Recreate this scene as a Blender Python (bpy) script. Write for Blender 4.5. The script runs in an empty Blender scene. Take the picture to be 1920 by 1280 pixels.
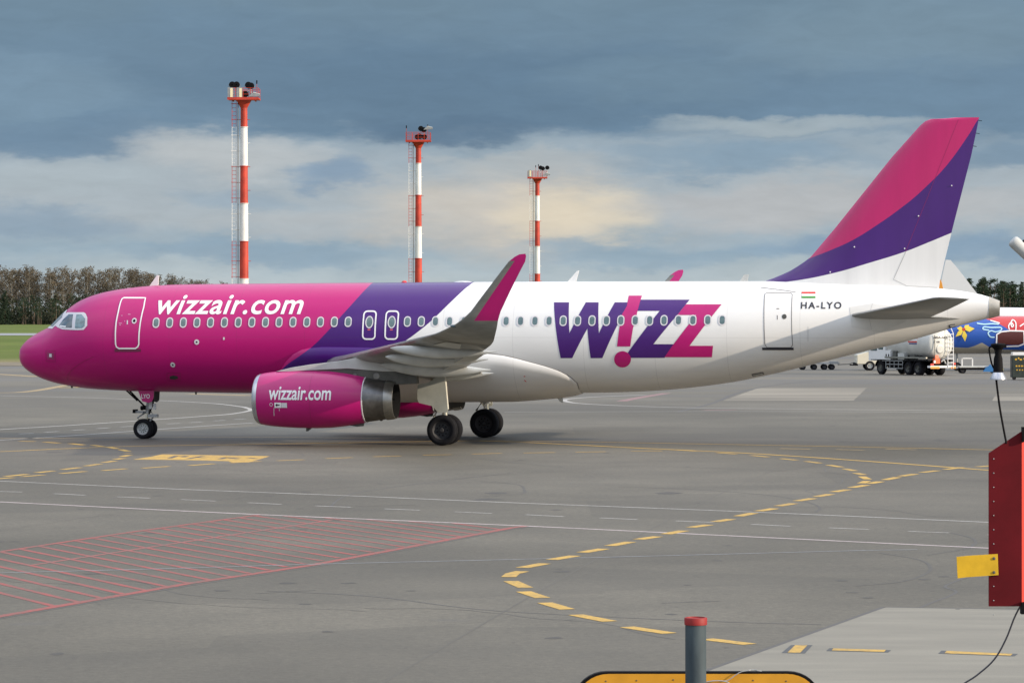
import bpy, bmesh, math, random
import numpy as np
from mathutils import Vector, Matrix
from mathutils.geometry import tessellate_polygon

SC = bpy.context.scene
COL = SC.collection
R = math.radians

# ------------------------------------------------------------------ camera
F = 5970.0; HC = 4.72; V0 = 592.0            # focal length (in photo pixels), camera height, horizon row
cam_d = bpy.data.cameras.new("camera"); cam = bpy.data.objects.new("camera", cam_d); COL.objects.link(cam)
cam.location = (0, 0, HC); cam.rotation_euler = (R(90), 0, 0)
cam_d.sensor_width = 36.0; cam_d.lens = F/1920*36.0
cam_d.shift_y = -(640-V0)/1920
cam_d.clip_start = 0.5; cam_d.clip_end = 9000
SC.camera = cam
SC.view_settings.view_transform = 'Standard'; SC.view_settings.look = 'None'
SC.view_settings.gamma = 1; SC.view_settings.exposure = 0.0
SC.view_settings.use_curve_mapping = False

# ------------------------------------------------------------------ light
SUN_EL, SUN_AZ = 17.0, 22.0      # elevation, angle from +X towards the camera
sd = bpy.data.lights.new("sun", 'SUN'); sd.energy = 5.0; sd.angle = R(0.6); sd.color = (1.0, .85, .66)
so = bpy.data.objects.new("sun", sd); COL.objects.link(so)
sun_dir = Vector((math.cos(R(SUN_AZ))*math.cos(R(SUN_EL)), -math.sin(R(SUN_AZ))*math.cos(R(SUN_EL)), math.sin(R(SUN_EL))))
so.rotation_euler = sun_dir.to_track_quat('Z', 'Y').to_euler(); so.location = (60, -40, 60)

W = bpy.data.worlds.new("World"); SC.world = W; W.use_nodes = True
nt = W.node_tree; nt.nodes.clear()
def lin(c):
    return tuple(((x/255)/12.92 if x/255 <= .04045 else ((x/255+.055)/1.055)**2.4) for x in c)
class NG:
    """tiny node helper"""
    def __init__(s, tree): s.t = tree
    def n(s, typ, ins=None, **kw):
        nd = s.t.nodes.new(typ)
        for k, v in kw.items(): setattr(nd, k, v)
        for k, v in (ins or {}).items():
            if hasattr(v, 'is_linked') or isinstance(v, bpy.types.NodeSocket): s.t.links.new(v, nd.inputs[k])
            else: nd.inputs[k].default_value = v
        return nd
    def m(s, op, a, b=0.0, c=0.0, clamp=False):
        nd = s.n('ShaderNodeMath', operation=op, use_clamp=clamp)
        for i, v in enumerate((a, b, c)):
            if isinstance(v, bpy.types.NodeSocket): s.t.links.new(v, nd.inputs[i])
            else: nd.inputs[i].default_value = v
        return nd.outputs[0]
    def mix(s, fac, a, b, blend='MIX'):
        nd = s.n('ShaderNodeMix', data_type='RGBA', blend_type=blend)
        for i, v in ((0, fac), (6, a), (7, b)):
            if isinstance(v, bpy.types.NodeSocket): s.t.links.new(v, nd.inputs[i])
            else: nd.inputs[i].default_value = (tuple(v)+(1,))[:4] if isinstance(v, tuple) else v
        return nd.outputs[2]
    def ramp(s, x, stops, interp='LINEAR'):
        nd = s.n('ShaderNodeValToRGB', {0: x}); r = nd.color_ramp; r.interpolation = interp
        while len(r.elements) < len(stops): r.elements.new(.5)
        for e, (p, c) in zip(r.elements, stops):
            e.position = p; e.color = (tuple(c)+(1,))[:4] if isinstance(c, tuple) else (c, c, c, 1)
        return nd.outputs[0]
    def noise(s, vec, scale, detail=4, rough=.5, out=0, dist=0.0):
        nd = s.n('ShaderNodeTexNoise', {'Scale': scale, 'Detail': detail, 'Roughness': rough, 'Distortion': dist})
        if vec is not None: s.t.links.new(vec, nd.inputs['Vector'])
        return nd.outputs[out]
    def map(s, vec, scale=(1, 1, 1), loc=(0, 0, 0)):
        return s.n('ShaderNodeMapping', {'Vector': vec, 'Scale': scale, 'Location': loc}).outputs[0]

g = NG(nt)
tc = g.n('ShaderNodeTexCoord').outputs['Generated']
sep = g.n('ShaderNodeSeparateXYZ', {0: tc}); dx, dy, dz = sep.outputs
# cloud masses low over the horizon: soft banks placed by direction, their edges torn by noise
L = lambda r_, g_, b_: lin((r_, g_, b_))
w1 = g.n('ShaderNodeSeparateColor', {0: g.noise(g.map(tc, (20, 20, 62), (2.3, .4, 1.7)), 1.0, 7, .56, out=1)}).outputs
w2 = g.n('ShaderNodeSeparateColor', {0: g.noise(g.map(tc, (75, 75, 260), (7.3, 1.4, .6)), 1.0, 6, .60, out=1)}).outputs
wx = g.m('ADD', dx, g.m('ADD', g.m('MULTIPLY', g.m('SUBTRACT', w1[0], .5), .055), g.m('MULTIPLY', g.m('SUBTRACT', w2[0], .5), .010)))
wz_ = g.m('ADD', dz, g.m('ADD', g.m('MULTIPLY', g.m('SUBTRACT', w1[1], .5), .021), g.m('MULTIPLY', g.m('SUBTRACT', w2[1], .5), .0065)))
base = g.ramp(g.m('MULTIPLY', wz_, 5.0), [(0.0, L(200, 208, 210)), (.06, L(180, 194, 200)), (.105, L(150, 174, 190)), (.16, L(172, 184, 192)), (.225, L(166, 180, 190)),
    (.27, L(148, 168, 183)), (.30, L(104, 137, 164)), (.40, L(102, 134, 160)), (.50, L(106, 136, 158)), (.70, L(110, 132, 152)), (1.0, L(150, 165, 178))])
inv = g.n('ShaderNodeMath', operation='GREATER_THAN'); nt.links.new(dy, inv.inputs[0]); front = inv.outputs[0]
def blob(u, v, ru, rv, col, k, hard=.35):
    global base
    a_ = g.m('MULTIPLY', g.m('SUBTRACT', wx, (u-960)/F), F/ru); b_ = g.m('MULTIPLY', g.m('SUBTRACT', wz_, (V0-v)/F), F/rv)
    q = g.m('ADD', g.m('MULTIPLY', a_, a_), g.m('MULTIPLY', b_, b_)); f_ = g.ramp(q, [(hard*.25, 1.0), (1.25, 0.0)], 'EASE')
    base = g.mix(g.m('MULTIPLY', g.m('MULTIPLY', f_, k), front), base, L(*col))
for a_ in [(900, 165, 760, 105, (88, 121, 149), .75, .2), (60, 170, 260, 90, (124, 155, 178), .5, .1), (1700, 70, 480, 90, (122, 150, 168), .5, .1), (420, 60, 300, 60, (100, 133, 160), .5, .1), (1250, 150, 260, 60, (112, 143, 165), .5, .1),
           (110, 262, 260, 38, (100, 134, 163), .85, .3), (860, 238, 260, 30, (84, 116, 145), .7, .2), (420, 292, 260, 52, (192, 197, 199), .75, .2), (110, 335, 230, 45, (172, 186, 194), .6, .2),
           (650, 325, 105, 38, (118, 150, 180), .75, .2), (430, 365, 150, 26, (140, 166, 187), .55, .2), (70, 420, 210, 40, (128, 156, 180), .65, .2), (480, 475, 330, 30, (134, 163, 185), .65, .2), (600, 420, 320, 40, (186, 190, 192), .5, .1),
           (940, 400, 300, 110, (208, 200, 188), .85, .1), (1060, 402, 230, 80, (232, 217, 188), .70, .0), (960, 300, 170, 26, (182, 188, 190), .6, .2), (1480, 238, 330, 26, (170, 184, 191), .75, .1), (1390, 300, 340, 38, (124, 155, 179), .8, .25),
           (1860, 282, 130, 34, (108, 141, 168), .75, .2), (1560, 385, 520, 55, (186, 188, 190), .75, .2), (1700, 470, 460, 38, (124, 156, 184), .75, .3), (1200, 478, 280, 28, (142, 170, 190), .6, .2), (960, 518, 1300, 16, (176, 192, 200), .5, .2)]: blob(*a_)
tx1 = g.noise(g.map(tc, (55, 55, 210), (4.4, 9.1, 3.3)), 1.0, 8, .62, dist=.6); tx2 = g.noise(g.map(tc, (18, 18, 95), (8.4, 2.1, 5.3)), 1.0, 5, .55)
val = g.m('ADD', .80, g.m('ADD', g.m('MULTIPLY', tx1, .24), g.m('MULTIPLY', tx2, .16)))
base = g.n('ShaderNodeHueSaturation', {'Saturation': .88, 'Value': val, 'Color': base}).outputs[0]
# brighter broken cloud overhead and behind the camera
n_o = g.noise(g.map(tc, (2.4, 2.4, 3.6)), 1.0, 6, .55)
over = g.ramp(n_o, [(.38, L(150, 172, 205)), (.60, L(250, 250, 250))])
hi = g.ramp(dz, [(.16, 0.0), (.62, 1.0)], 'EASE')
back = g.m('MULTIPLY', g.ramp(g.m('MULTIPLY', dy, -1.0), [(.0, 0.0), (.6, 1.0)]), .30)
over2 = g.mix(1.0, over, (1.85, 1.88, 1.95), 'MULTIPLY')
cloud = g.mix(g.m('MAXIMUM', hi, back), base, over2)
cloud = g.mix(g.ramp(g.m('ADD', dz, .02), [(.0, 1.0), (.02, 0.0)]), cloud, L(150, 150, 146))
sky = g.n('ShaderNodeTexSky', sky_type='NISHITA', sun_disc=False, sun_elevation=R(SUN_EL), sun_rotation=R(90+SUN_AZ), altitude=100, air_density=1.0, dust_density=2.0, ozone_density=1.0)
bg1 = g.n('ShaderNodeBackground', {0: sky.outputs[0], 1: .08})
bg2 = g.n('ShaderNodeBackground', {0: cloud, 1: 1.0})
mx = g.n('ShaderNodeMixShader', {0: .96, 1: bg1.outputs[0], 2: bg2.outputs[0]})
out = g.n('ShaderNodeOutputWorld', {0: mx.outputs[0]})

# ------------------------------------------------------------------ tagging and mesh helpers
def tag(o, label=None, cat=None, group=None, kind=None):
    if label: o['label'] = label
    if cat: o['category'] = cat
    if group: o['group'] = group
    if kind: o['kind'] = kind
    return o
def empty(name, loc=(0, 0, 0), rz=0.0, parent=None):
    o = bpy.data.objects.new(name, None); COL.objects.link(o); o.location = loc; o.rotation_euler = (0, 0, rz)
    o.empty_display_size = .3
    if parent: o.parent = parent
    return o
def obj(name, verts, faces, mat, parent=None, smooth=False, mi=None):
    me = bpy.data.meshes.new(name); me.from_pydata([tuple(v) for v in verts], [], [tuple(f) for f in faces])
    mats = mat if isinstance(mat, (list, tuple)) else [mat]
    for m_ in mats: me.materials.append(m_)
    if mi: me.polygons.foreach_set('material_index', mi)
    me.validate(); me.update()
    o = bpy.data.objects.new(name, me); COL.objects.link(o)
    if parent: o.parent = parent
    if smooth:
        for p in me.polygons: p.use_smooth = True
        try: me.set_sharp_from_angle(angle=R(38))
        except Exception: pass
    return o
class MB:
    """collects shapes into one mesh"""
    def __init__(s): s.v = []; s.f = []; s.mi = []
    def add(s, v, f, mi=0):
        o = len(s.v); s.v += [tuple(p) for p in v]; s.f += [tuple(i+o for i in q) for q in f]; s.mi += [mi]*len(f); return s
    def box(s, x0, x1, y0, y1, z0, z1, mi=0, M=None):
        v = [(x, y, z) for z in (z0, z1) for y in (y0, y1) for x in (x0, x1)]
        if M is not None: v = [M @ Vector(p) for p in v]
        return s.add(v, [(0, 2, 3, 1), (4, 5, 7, 6), (0, 1, 5, 4), (2, 6, 7, 3), (0, 4, 6, 2), (1, 3, 7, 5)], mi)
    def tube(s, pts, r, n=8, mi=0, cap=True):
        pts = [Vector(p) for p in pts]; rs = r if isinstance(r, (list, tuple)) else [r]*len(pts)
        v = []; f = []
        ref = None
        for i, p in enumerate(pts):
            t = (pts[min(i+1, len(pts)-1)]-pts[max(i-1, 0)]).normalized()
            if ref is None: ref = Vector((0, 0, 1)) if abs(t.z) < .9 else Vector((1, 0, 0))
            a = t.cross(ref).normalized(); b = t.cross(a).normalized(); ref = -b if False else ref
            for k in range(n):
                w = 2*math.pi*k/n; v.append(p+(a*math.cos(w)+b*math.sin(w))*rs[i])
        for i in range(len(pts)-1):
            for k in range(n):
                k2 = (k+1) % n; f.append((i*n+k, i*n+k2, (i+1)*n+k2, (i+1)*n+k))
        if cap: f.append(tuple(range(n-1, -1, -1))); f.append(tuple((len(pts)-1)*n+k for k in range(n)))
        return s.add(v, f, mi)
    def lathe(s, prof, n, org, axis='y', mi=0, closed=False):
        """prof: (along, radius)"""
        v = []; f = []
        for (a, r) in prof:
            for k in range(n):
                w = 2*math.pi*k/n; c, d = r*math.cos(w), r*math.sin(w)
                v.append({'x': (org[0]+a, org[1]+c, org[2]+d), 'y': (org[0]+c, org[1]+a, org[2]+d), 'z': (org[0]+c, org[1]+d, org[2]+a)}[axis])
        m_ = len(prof)
        for i in range(m_ if closed else m_-1):
            j = (i+1) % m_
            for k in range(n):
                k2 = (k+1) % n; q = (i*n+k, j*n+k, j*n+k2, i*n+k2)
                f.append(q if axis != 'y' else q[::-1])
        return s.add(v, f, mi)
    def prism(s, poly, a0, a1, plane='xz', mi=0):
        """closed polygon extruded along the third axis"""
        P = {'xz': lambda p, a: (p[0], a, p[1]), 'xy': lambda p, a: (p[0], p[1], a), 'yz': lambda p, a: (a, p[0], p[1])}[plane]
        n = len(poly); v = [P(p, a0) for p in poly]+[P(p, a1) for p in poly]
        tri = tessellate_polygon([[Vector((p[0], p[1], 0)) for p in poly]])
        f = [tuple(t) for t in tri]+[tuple(i+n for i in reversed(t)) for t in tri]+[(i, (i+1) % n, (i+1) % n+n, i+n) for i in range(n)]
        return s.add(v, f, mi)
    def build(s, name, mat, parent=None, smooth=False):
        o = obj(name, s.v, s.f, mat, parent, False, s.mi)
        bm = bmesh.new(); bm.from_mesh(o.data); bmesh.ops.recalc_face_normals(bm, faces=bm.faces); bm.to_mesh(o.data); bm.free()
        if smooth:
            for p in o.data.polygons: p.use_smooth = True
            try: o.data.set_sharp_from_angle(angle=R(38))
            except Exception: pass
        return o
def copy_tree(o, parent=None):
    c = o.copy(); COL.objects.link(c)
    if parent: c.parent = parent
    for ch in [k for k in bpy.data.objects if k.parent == o]: copy_tree(ch, c)
    return c

# ------------------------------------------------------------------ materials
def mat(name, col, rough=.6, metal=0.0, coat=0.0, var=0.0, vscale=3.0, bump=0.0, bscale=30.0, spec=.5, second=None, stretch=(1, 1, 1)):
    m_ = bpy.data.materials.new(name); m_.use_nodes = True; t = m_.node_tree; b = t.nodes['Principled BSDF']; q = NG(t)
    b.inputs['Roughness'].default_value = rough; b.inputs['Metallic'].default_value = metal
    b.inputs['Coat Weight'].default_value = coat; b.inputs['Coat Roughness'].default_value = .08
    b.inputs['Specular IOR Level'].default_value = spec
    c4 = tuple(col)+(1,)
    b.inputs['Base Color'].default_value = c4
    co = q.n('ShaderNodeTexCoord').outputs['Object']
    if var or second:
        nz = q.noise(q.map(co, stretch), vscale, 5, .55)
        dark = second if second else tuple(max(0, c*(1-var)) for c in col)
        lite = tuple(min(1, c*(1+var*.5)) for c in col)
        t.links.new(q.mix(q.ramp(nz, [(.32, 0.0), (.68, 1.0)]), dark, lite), b.inputs['Base Color'])
        t.links.new(q.m('ADD', q.m('MULTIPLY', nz, .18), max(0, rough-.09)), b.inputs['Roughness'])
    if bump:
        bn = q.n('ShaderNodeBump', {'Height': q.noise(co, bscale, 4, .6), 'Strength': bump, 'Distance': .02})
        t.links.new(bn.outputs[0], b.inputs['Normal'])
    return m_
PINK = (.48, .003, .160); PURP = (.058, .008, .165); WHITE = (.80, .80, .79)
M = {}
M['pink'] = mat('pink_paint', PINK, .34, 0, .15, .05, 1.2)
M['purple'] = mat('purple_paint', PURP, .34, 0, .15, .05, 1.2)
M['white'] = mat('white_paint', WHITE, .35, 0, .4, .04, 1.5)
M['white_text'] = mat('white_lettering', (.85, .85, .85), .4)
M['rim_grey'] = mat('window_surround', (.68, .66, .69), .5)
M['glass'] = mat('window_pane', (.10, .17, .18), .12, 0, .6, .25, 6)
M['cockpit'] = mat('cockpit_glass', (.05, .10, .13), .06, 0, .8, .7, 4)
M['wing_grey'] = mat('wing_grey_paint', (.25, .25, .235), .42, 0, .25, .22, 1.1, stretch=(.5, 1, 1))
M['light_grey'] = mat('light_grey_paint', (.52, .53, .51), .45, 0, .2, .18, 1.4)
M['dark_grey'] = mat('dark_grey_metal', (.10, .10, .09), .5, .3, 0, .4, 2.0)
M['mid_metal'] = mat('bare_metal', (.42, .41, .38), .30, .9, 0, .25, 2.5)
M['nozzle'] = mat('nozzle_metal', (.22, .21, .20), .32, .9, 0, .35, 2.5)
M['lip'] = mat('polished_lip', (.56, .57, .60), .28, .75, 0, .08, 2.5)
M['chrome'] = mat('strut_chrome', (.7, .66, .55), .25, .9)
M['tyre'] = mat('tyre_rubber', (.010, .010, .013), .8, 0, 0, .4, 5, spec=.2)
M['rim_dark'] = mat('dusty_wheel_rim', (.030, .030, .034), .7, .1)
M['rim_light'] = mat('light_wheel_rim', (.42, .43, .42), .4, .5)
M['black'] = mat('black_plastic', (.005, .005, .006), .7, spec=.12)
M['hole'] = mat('dark_interior', (.004, .004, .005), .9)
M['door_grey'] = mat('gear_door_grey', (.46, .47, .42), .5, 0, .1, .12, 2.5)
M['line_dark'] = mat('panel_gap', (.16, .15, .15), .6)
M['line_soft'] = mat('panel_seam', (.50, .50, .49), .6)
M['line_pink'] = mat('pink_panel_seam', (.30, .010, .10), .5)
M['red_mark'] = mat('red_mark', (.62, .03, .02), .5)
M['green_mark'] = mat('green_mark', (.07, .30, .06), .5)
M['blackmark'] = mat('black_lettering', (.02, .02, .03), .5)
M['yellow'] = mat('yellow_enamel', (.62, .36, .03), .5, 0, .1, .10, 3)
M['mast_red'] = mat('mast_red_paint', (.50, .045, .022), .6, 0, 0, .35, .8)
M['mast_white'] = mat('mast_white_paint', (.75, .74, .72), .55, 0, 0, .1, .8)
M['steel'] = mat('galvanised_steel', (.35, .36, .36), .5, .5, 0, .2, 3)

# ------------------------------------------------------------------ pixel -> place
def G(u, v, z=0.0):
    """point of the ground seen at photo pixel (u, v)"""
    Y = F*(HC-z)/(v-V0); return ((u-960)/F*Y, Y)
A = R(11.13); PD = 120.0; PX = -.65
ca, sa = math.cos(A), math.sin(A)
OX, OY = PX-18.8*ca, PD+18.8*sa
def P2L(u, v, y):
    """airliner coordinates (x aft, z up) of the sight line at lateral offset y"""
    ddx = (u-960)/F; ddz = -(v-V0)/F; cx, cy = -OX, -OY
    lx0, ly0 = ca*cx-sa*cy, sa*cx+ca*cy; ldx, ldy = ca*ddx-sa, sa*ddx+ca
    t = (y-ly0)/ldy
    return lx0+ldx*t, HC+ddz*t
def pchip(xs, ys):
    xs = np.array(xs, float); ys = np.array(ys, float); h = np.diff(xs); d = np.diff(ys)/h; m_ = np.zeros(len(xs))
    for i in range(1, len(xs)-1):
        if d[i-1]*d[i] > 0:
            w1, w2 = 2*h[i]+h[i-1], h[i]+2*h[i-1]; m_[i] = (w1+w2)/(w1/d[i-1]+w2/d[i])
    m_[0], m_[-1] = d[0], d[-1]
    def f(x):
        x = min(max(x, xs[0]), xs[-1]); i = min(max(int(np.searchsorted(xs, x))-1, 0), len(h)-1)
        t = (x-xs[i])/h[i]
        return float((2*t**3-3*t*t+1)*ys[i]+(t**3-2*t*t+t)*h[i]*m_[i]+(-2*t**3+3*t*t)*ys[i+1]+(t**3-t*t)*h[i]*m_[i+1])
    return f

# ------------------------------------------------------------------ the airliner: fuselage surface
top_px = [(37.5, 655), (45, 645), (62, 630), (80, 620), (100, 609.5), (110, 600), (130, 580), (150, 565), (175, 554), (212, 544.5), (250, 539), (287, 535.5), (350, 533), (450, 532), (700, 530), (1000, 528), (1440, 527), (1560, 531), (1700, 536.5), (1765, 541), (1830, 550), (1862, 559), (1875, 565)]
bot_px = [(37.5, 676), (45, 687), (62, 700), (87, 712), (125, 722), (175, 729), (225, 732), (275, 734), (375, 735.5), (470, 737), (700, 738), (1050, 736.5), (1150, 735.5), (1225, 732.5), (1300, 726), (1375, 716), (1412, 709), (1465, 697.5), (1540, 679), (1615, 660), (1690, 642.5), (1752, 625), (1815, 606), (1865, 594), (1875, 591)]
def prof(px):
    pts = [P2L(u, v, 0) for u, v in px]; return [(max(x, .02), z) for x, z in pts]
ZN = 3.17
sx = lambda x: math.sqrt(max(x, 0))
tp = [(0, ZN)]+prof(top_px); bp = [(0, ZN)]+prof(bot_px)
f_top = pchip([sx(x) for x, _ in tp], [z for _, z in tp]); f_bot = pchip([sx(x) for x, _ in bp], [z for _, z in bp])
XT = 37.62
_w = [(0, 0), (.05, .24), (.3, .58), (.6, .83), (1, 1.07), (1.5, 1.29), (2, 1.46), (3, 1.70), (4, 1.85), (5, 1.93), (6, 1.965), (8, 1.975), (24, 1.975), (26, 1.94), (28, 1.83), (30, 1.60), (32, 1.28), (34, .93), (36, .55), (37.0, .36), (37.62, .28)]
f_w = pchip([sx(a) for a, b in _w], [b for a, b in _w])
def fsec(x):
    s = sx(x); zt, zb = f_top(s), f_bot(s); return (zt+zb)/2, (zt-zb)/2, f_w(s)
def fus_y(x, z):
    zc, hz, hw = fsec(x); q = 1-((z-zc)/max(hz, 1e-4))**2
    return -hw*math.sqrt(max(q, 0.0))
def px_side(u, v, surf=fus_y, y0=-1.9):
    y = y0
    for _ in range(25):
        x, z = P2L(u, v, y); y = .5*y+.5*surf(x, z)
    return P2L(u, v, y)
def px_list(lst, surf=fus_y, y0=-1.9): return [px_side(u, v, surf, y0) for u, v in lst]
def on_surf(x, z, surf, off):
    e = .01; y = surf(x, z); gx = (surf(x+e, z)-surf(x-e, z))/(2*e); gz = (surf(x, z+e)-surf(x, z-e))/(2*e)
    n = Vector((gx, -1, gz)); gl = min(1.0, 3.0/max(n.length, 1e-6)); n.normalize()
    return Vector((x, y, z))+n*off
def decal(name, loops, surf, m_, parent, off=.008, cell=.10):
    """closed outlines in (x, z) laid on a surface; further loops are holes"""
    ls = [[Vector((p[0], p[1], 0)) for p in l] for l in loops]
    flat = [p for l in ls for p in l]; tri = tessellate_polygon(ls)
    return decal_mesh(name, flat, tri, surf, m_, parent, off, cell)
def decal_mesh(name, flat, faces, surf, m_, parent, off=.008, cell=.10):
    bm = bmesh.new(); vs = [bm.verts.new((p[0], p[1], 0)) for p in flat]
    for t in faces:
        try: bm.faces.new([vs[i] for i in t])
        except ValueError: pass
    for ax in (0, 1):
        lo = min(p[ax] for p in flat); hi_ = max(p[ax] for p in flat); k = math.floor(lo/cell)+1
        while k*cell < hi_:
            co = [0, 0, 0]; co[ax] = k*cell+1e-5; no = [0, 0, 0]; no[ax] = 1
            bmesh.ops.bisect_plane(bm, geom=bm.verts[:]+bm.edges[:]+bm.faces[:], plane_co=co, plane_no=no, dist=1e-6); k += 1
    for v in bm.verts: v.co = on_surf(v.co.x, v.co.y, surf, off)
    bm.faces.ensure_lookup_table()
    for f_ in bm.faces:
        f_.normal_update()
        if f_.normal.y > 0: f_.normal_flip()
    me = bpy.data.meshes.new(name); bm.to_mesh(me); bm.free(); me.materials.append(m_)
    o = bpy.data.objects.new(name, me); COL.objects.link(o); o.parent = parent
    for p in me.polygons: p.use_smooth = True
    return o
def stroke_mb(lines, width, surf, off=.010, closed=False, step=.12):
    mb = MB()
    for line in lines:
        pts = []; n = len(line); rng = n if closed else n-1
        for i in range(rng):
            a, b = Vector(line[i]), Vector(line[(i+1) % n]); k = max(1, int((b-a).length/step))
            pts += [a+(b-a)*j/k for j in range(k)]
        if not closed: pts.append(Vector(line[-1]))
        m_ = len(pts); vs = []
        for i, p in enumerate(pts):
            a = pts[(i-1) % m_] if (closed or i) else pts[i]; b = pts[(i+1) % m_] if (closed or i < m_-1) else pts[i]
            t = (b-a).normalized() if (b-a).length > 0 else Vector((1, 0)); nn = Vector((-t.y, t.x))*width/2
            vs += [on_surf(*(p+nn), surf, off), on_surf(*(p-nn), surf, off)]
        fs = []
        for i in range(m_ if closed else m_-1):
            j = (i+1) % m_; fs.append((2*i, 2*j, 2*j+1, 2*i+1))
        mb.add(vs, fs)
    return mb
def stroke(name, lines, width, surf, m_, parent, off=.010, closed=False):
    return stroke_mb(lines, width, surf, off, closed).build(name, m_, parent, True)
def rrect(x0, x1, z0, z1, r, n=5):
    out_ = []
    for cx, cz, a0 in ((x1-r, z1-r, 0), (x0+r, z1-r, 90), (x0+r, z0+r, 180), (x1-r, z0+r, 270)):
        for k in range(n+1):
            a = R(a0+90*k/n); out_.append((cx+r*math.cos(a), cz+r*math.sin(a)))
    return out_
def ellipse(cx, cz, rx, rz, n=20): return [(cx+rx*math.cos(2*math.pi*k/n), cz+rz*math.sin(2*math.pi*k/n)) for k in range(n)]
def text_mesh(body, bold=.02, shear=0.0, space=1.0):
    cu = bpy.data.curves.new('lettering', 'FONT'); cu.body = body; cu.size = 1.0; cu.offset = bold; cu.shear = shear; cu.space_character = space; cu.resolution_u = 4
    o = bpy.data.objects.new('lettering', cu); COL.objects.link(o)
    dg = bpy.context.evaluated_depsgraph_get(); me = bpy.data.meshes.new_from_object(o.evaluated_get(dg))
    vs = [tuple(v.co) for v in me.vertices]; fs = [tuple(p.vertices) for p in me.polygons]
    bpy.data.objects.remove(o); bpy.data.curves.remove(cu); bpy.data.meshes.remove(me)
    return vs, fs
def fit_text(body, x0, x1, z0, z1, **kw):
    vs, fs = text_mesh(body, **kw); ax = min(v[0] for v in vs); bx = max(v[0] for v in vs); az = min(v[1] for v in vs); bz = max(v[1] for v in vs)
    return [(x0+(v[0]-ax)/(bx-ax)*(x1-x0), z0+(v[1]-az)/(bz-az)*(z1-z0)) for v in vs], fs
def lettering(body, u0, v0, u1, v1, surf, m_, parent, off=.012, y0=-1.9, cell=.08, **kw):
    """letters filling the photo box (u0, v0 top) .. (u1, v1 bottom) laid on a surface"""
    a = px_side(u0, v1, surf, y0); b = px_side(u1, v0, surf, y0)
    vs, fs = fit_text(body, a[0], b[0], a[1], b[1], **kw)
    return decal_mesh('lettering', vs, fs, surf, m_, parent, off, cell)

# livery: magenta | purple | white, the borders are curves over the height (x = f(z))
e_pp = px_list([(695, 533), (678, 550), (660, 570), (640, 592), (615, 620), (585, 650), (562, 668), (540, 683), (522, 700), (508, 720), (503, 734)])
e_pw = px_list([(885, 531), (872, 541), (860, 552), (836, 575), (810, 600), (786, 620), (760, 639), (735, 655), (700, 675), (660, 695), (600, 722), (570, 735)])
def livery_material(name):
    m_ = bpy.data.materials.new(name); m_.use_nodes = True; t = m_.node_tree; b = t.nodes['Principled BSDF']; q = NG(t)
    co = q.n('ShaderNodeTexCoord').outputs['Object']; sp = q.n('ShaderNodeSeparateXYZ', {0: co}).outputs
    zl, zh, xl, xh = 1.4, 6.3, 6.0, 20.0
    zn = q.m('DIVIDE', q.m('SUBTRACT', sp[2], zl), zh-zl, clamp=True)
    def curve(pts):
        pts = sorted((z, x) for x, z in pts)
        nd = q.n('ShaderNodeFloatCurve', {1: zn}); c = nd.mapping.curves[0]
        arr = [((z-zl)/(zh-zl), (x-xl)/(xh-xl)) for z, x in pts]
        arr = [(0, arr[0][1])]+[a for a in arr if 0.001 < a[0] < .999]+[(1, arr[-1][1])]
        c.points[0].location = arr[0]; c.points[1].location = arr[-1]
        for a in arr[1:-1]: c.points.new(*a)
        nd.mapping.update()
        return q.m('ADD', q.m('MULTIPLY', nd.outputs[0], xh-xl), xl)
    is_purp = q.m('GREATER_THAN', sp[0], curve(e_pp)); is_white = q.m('GREATER_THAN', sp[0], curve(e_pw))
    nz = q.noise(q.map(co, (.5, 1, 1.6)), 1.3, 5, .55); vv = q.m('ADD', q.m('MULTIPLY', nz, .12), .94)
    col = q.mix(is_white, q.mix(is_purp, PINK, PURP), WHITE)
    # grime thrown along the white belly, streaked aft
    st = q.noise(q.map(co, (.22, 1.2, 2.6)), 2.0, 5, .6)
    lowz = q.m('SUBTRACT', 1.0, q.m('DIVIDE', q.m('SUBTRACT', sp[2], q.m('MULTIPLY', q.m('MAXIMUM', q.m('SUBTRACT', sp[0], 24.0), 0.0), .20)), 3.0, clamp=True))
    gr = q.m('MULTIPLY', q.m('MULTIPLY', lowz, is_white), q.m('ADD', q.m('MULTIPLY', st, .8), .35), clamp=True)
    col = q.mix(q.m('MULTIPLY', gr, .85), col, (.40, .34, .26))
    # frame seams
    fr = q.m('ABSOLUTE', q.m('SUBTRACT', q.m('FRACT', q.m('DIVIDE', sp[0], 2.65)), .5)); seam = q.m('LESS_THAN', fr, .0035)
    hz = q.m('LESS_THAN', q.m('ABSOLUTE', q.m('SUBTRACT', sp[2], 3.92)), .008)
    col = q.mix(q.m('MULTIPLY', q.m('MAXIMUM', seam, hz), .16), col, (.05, .04, .05))
    hsv = q.n('ShaderNodeHueSaturation', {'Value': vv, 'Color': col}).outputs[0]
    t.links.new(hsv, b.inputs['Base Color'])
    b.inputs['Roughness'].default_value = .30; b.inputs['Coat Weight'].default_value = .12; b.inputs['Specular IOR Level'].default_value = .38; b.inputs['Coat Roughness'].default_value = .10
    bn = q.n('ShaderNodeBump', {'Height': q.noise(q.map(co, (1.0, 1, 1)), .9, 2, .4), 'Strength': .10, 'Distance': .05}); t.links.new(bn.outputs[0], b.inputs['Normal'])
    return m_
M['livery'] = livery_material('fuselage_livery')

air = empty('airliner', (OX, OY, 0), -A)
tag(air, 'magenta, purple and white passenger jet taxiing, one winglet towards the viewer', 'airliner')

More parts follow.
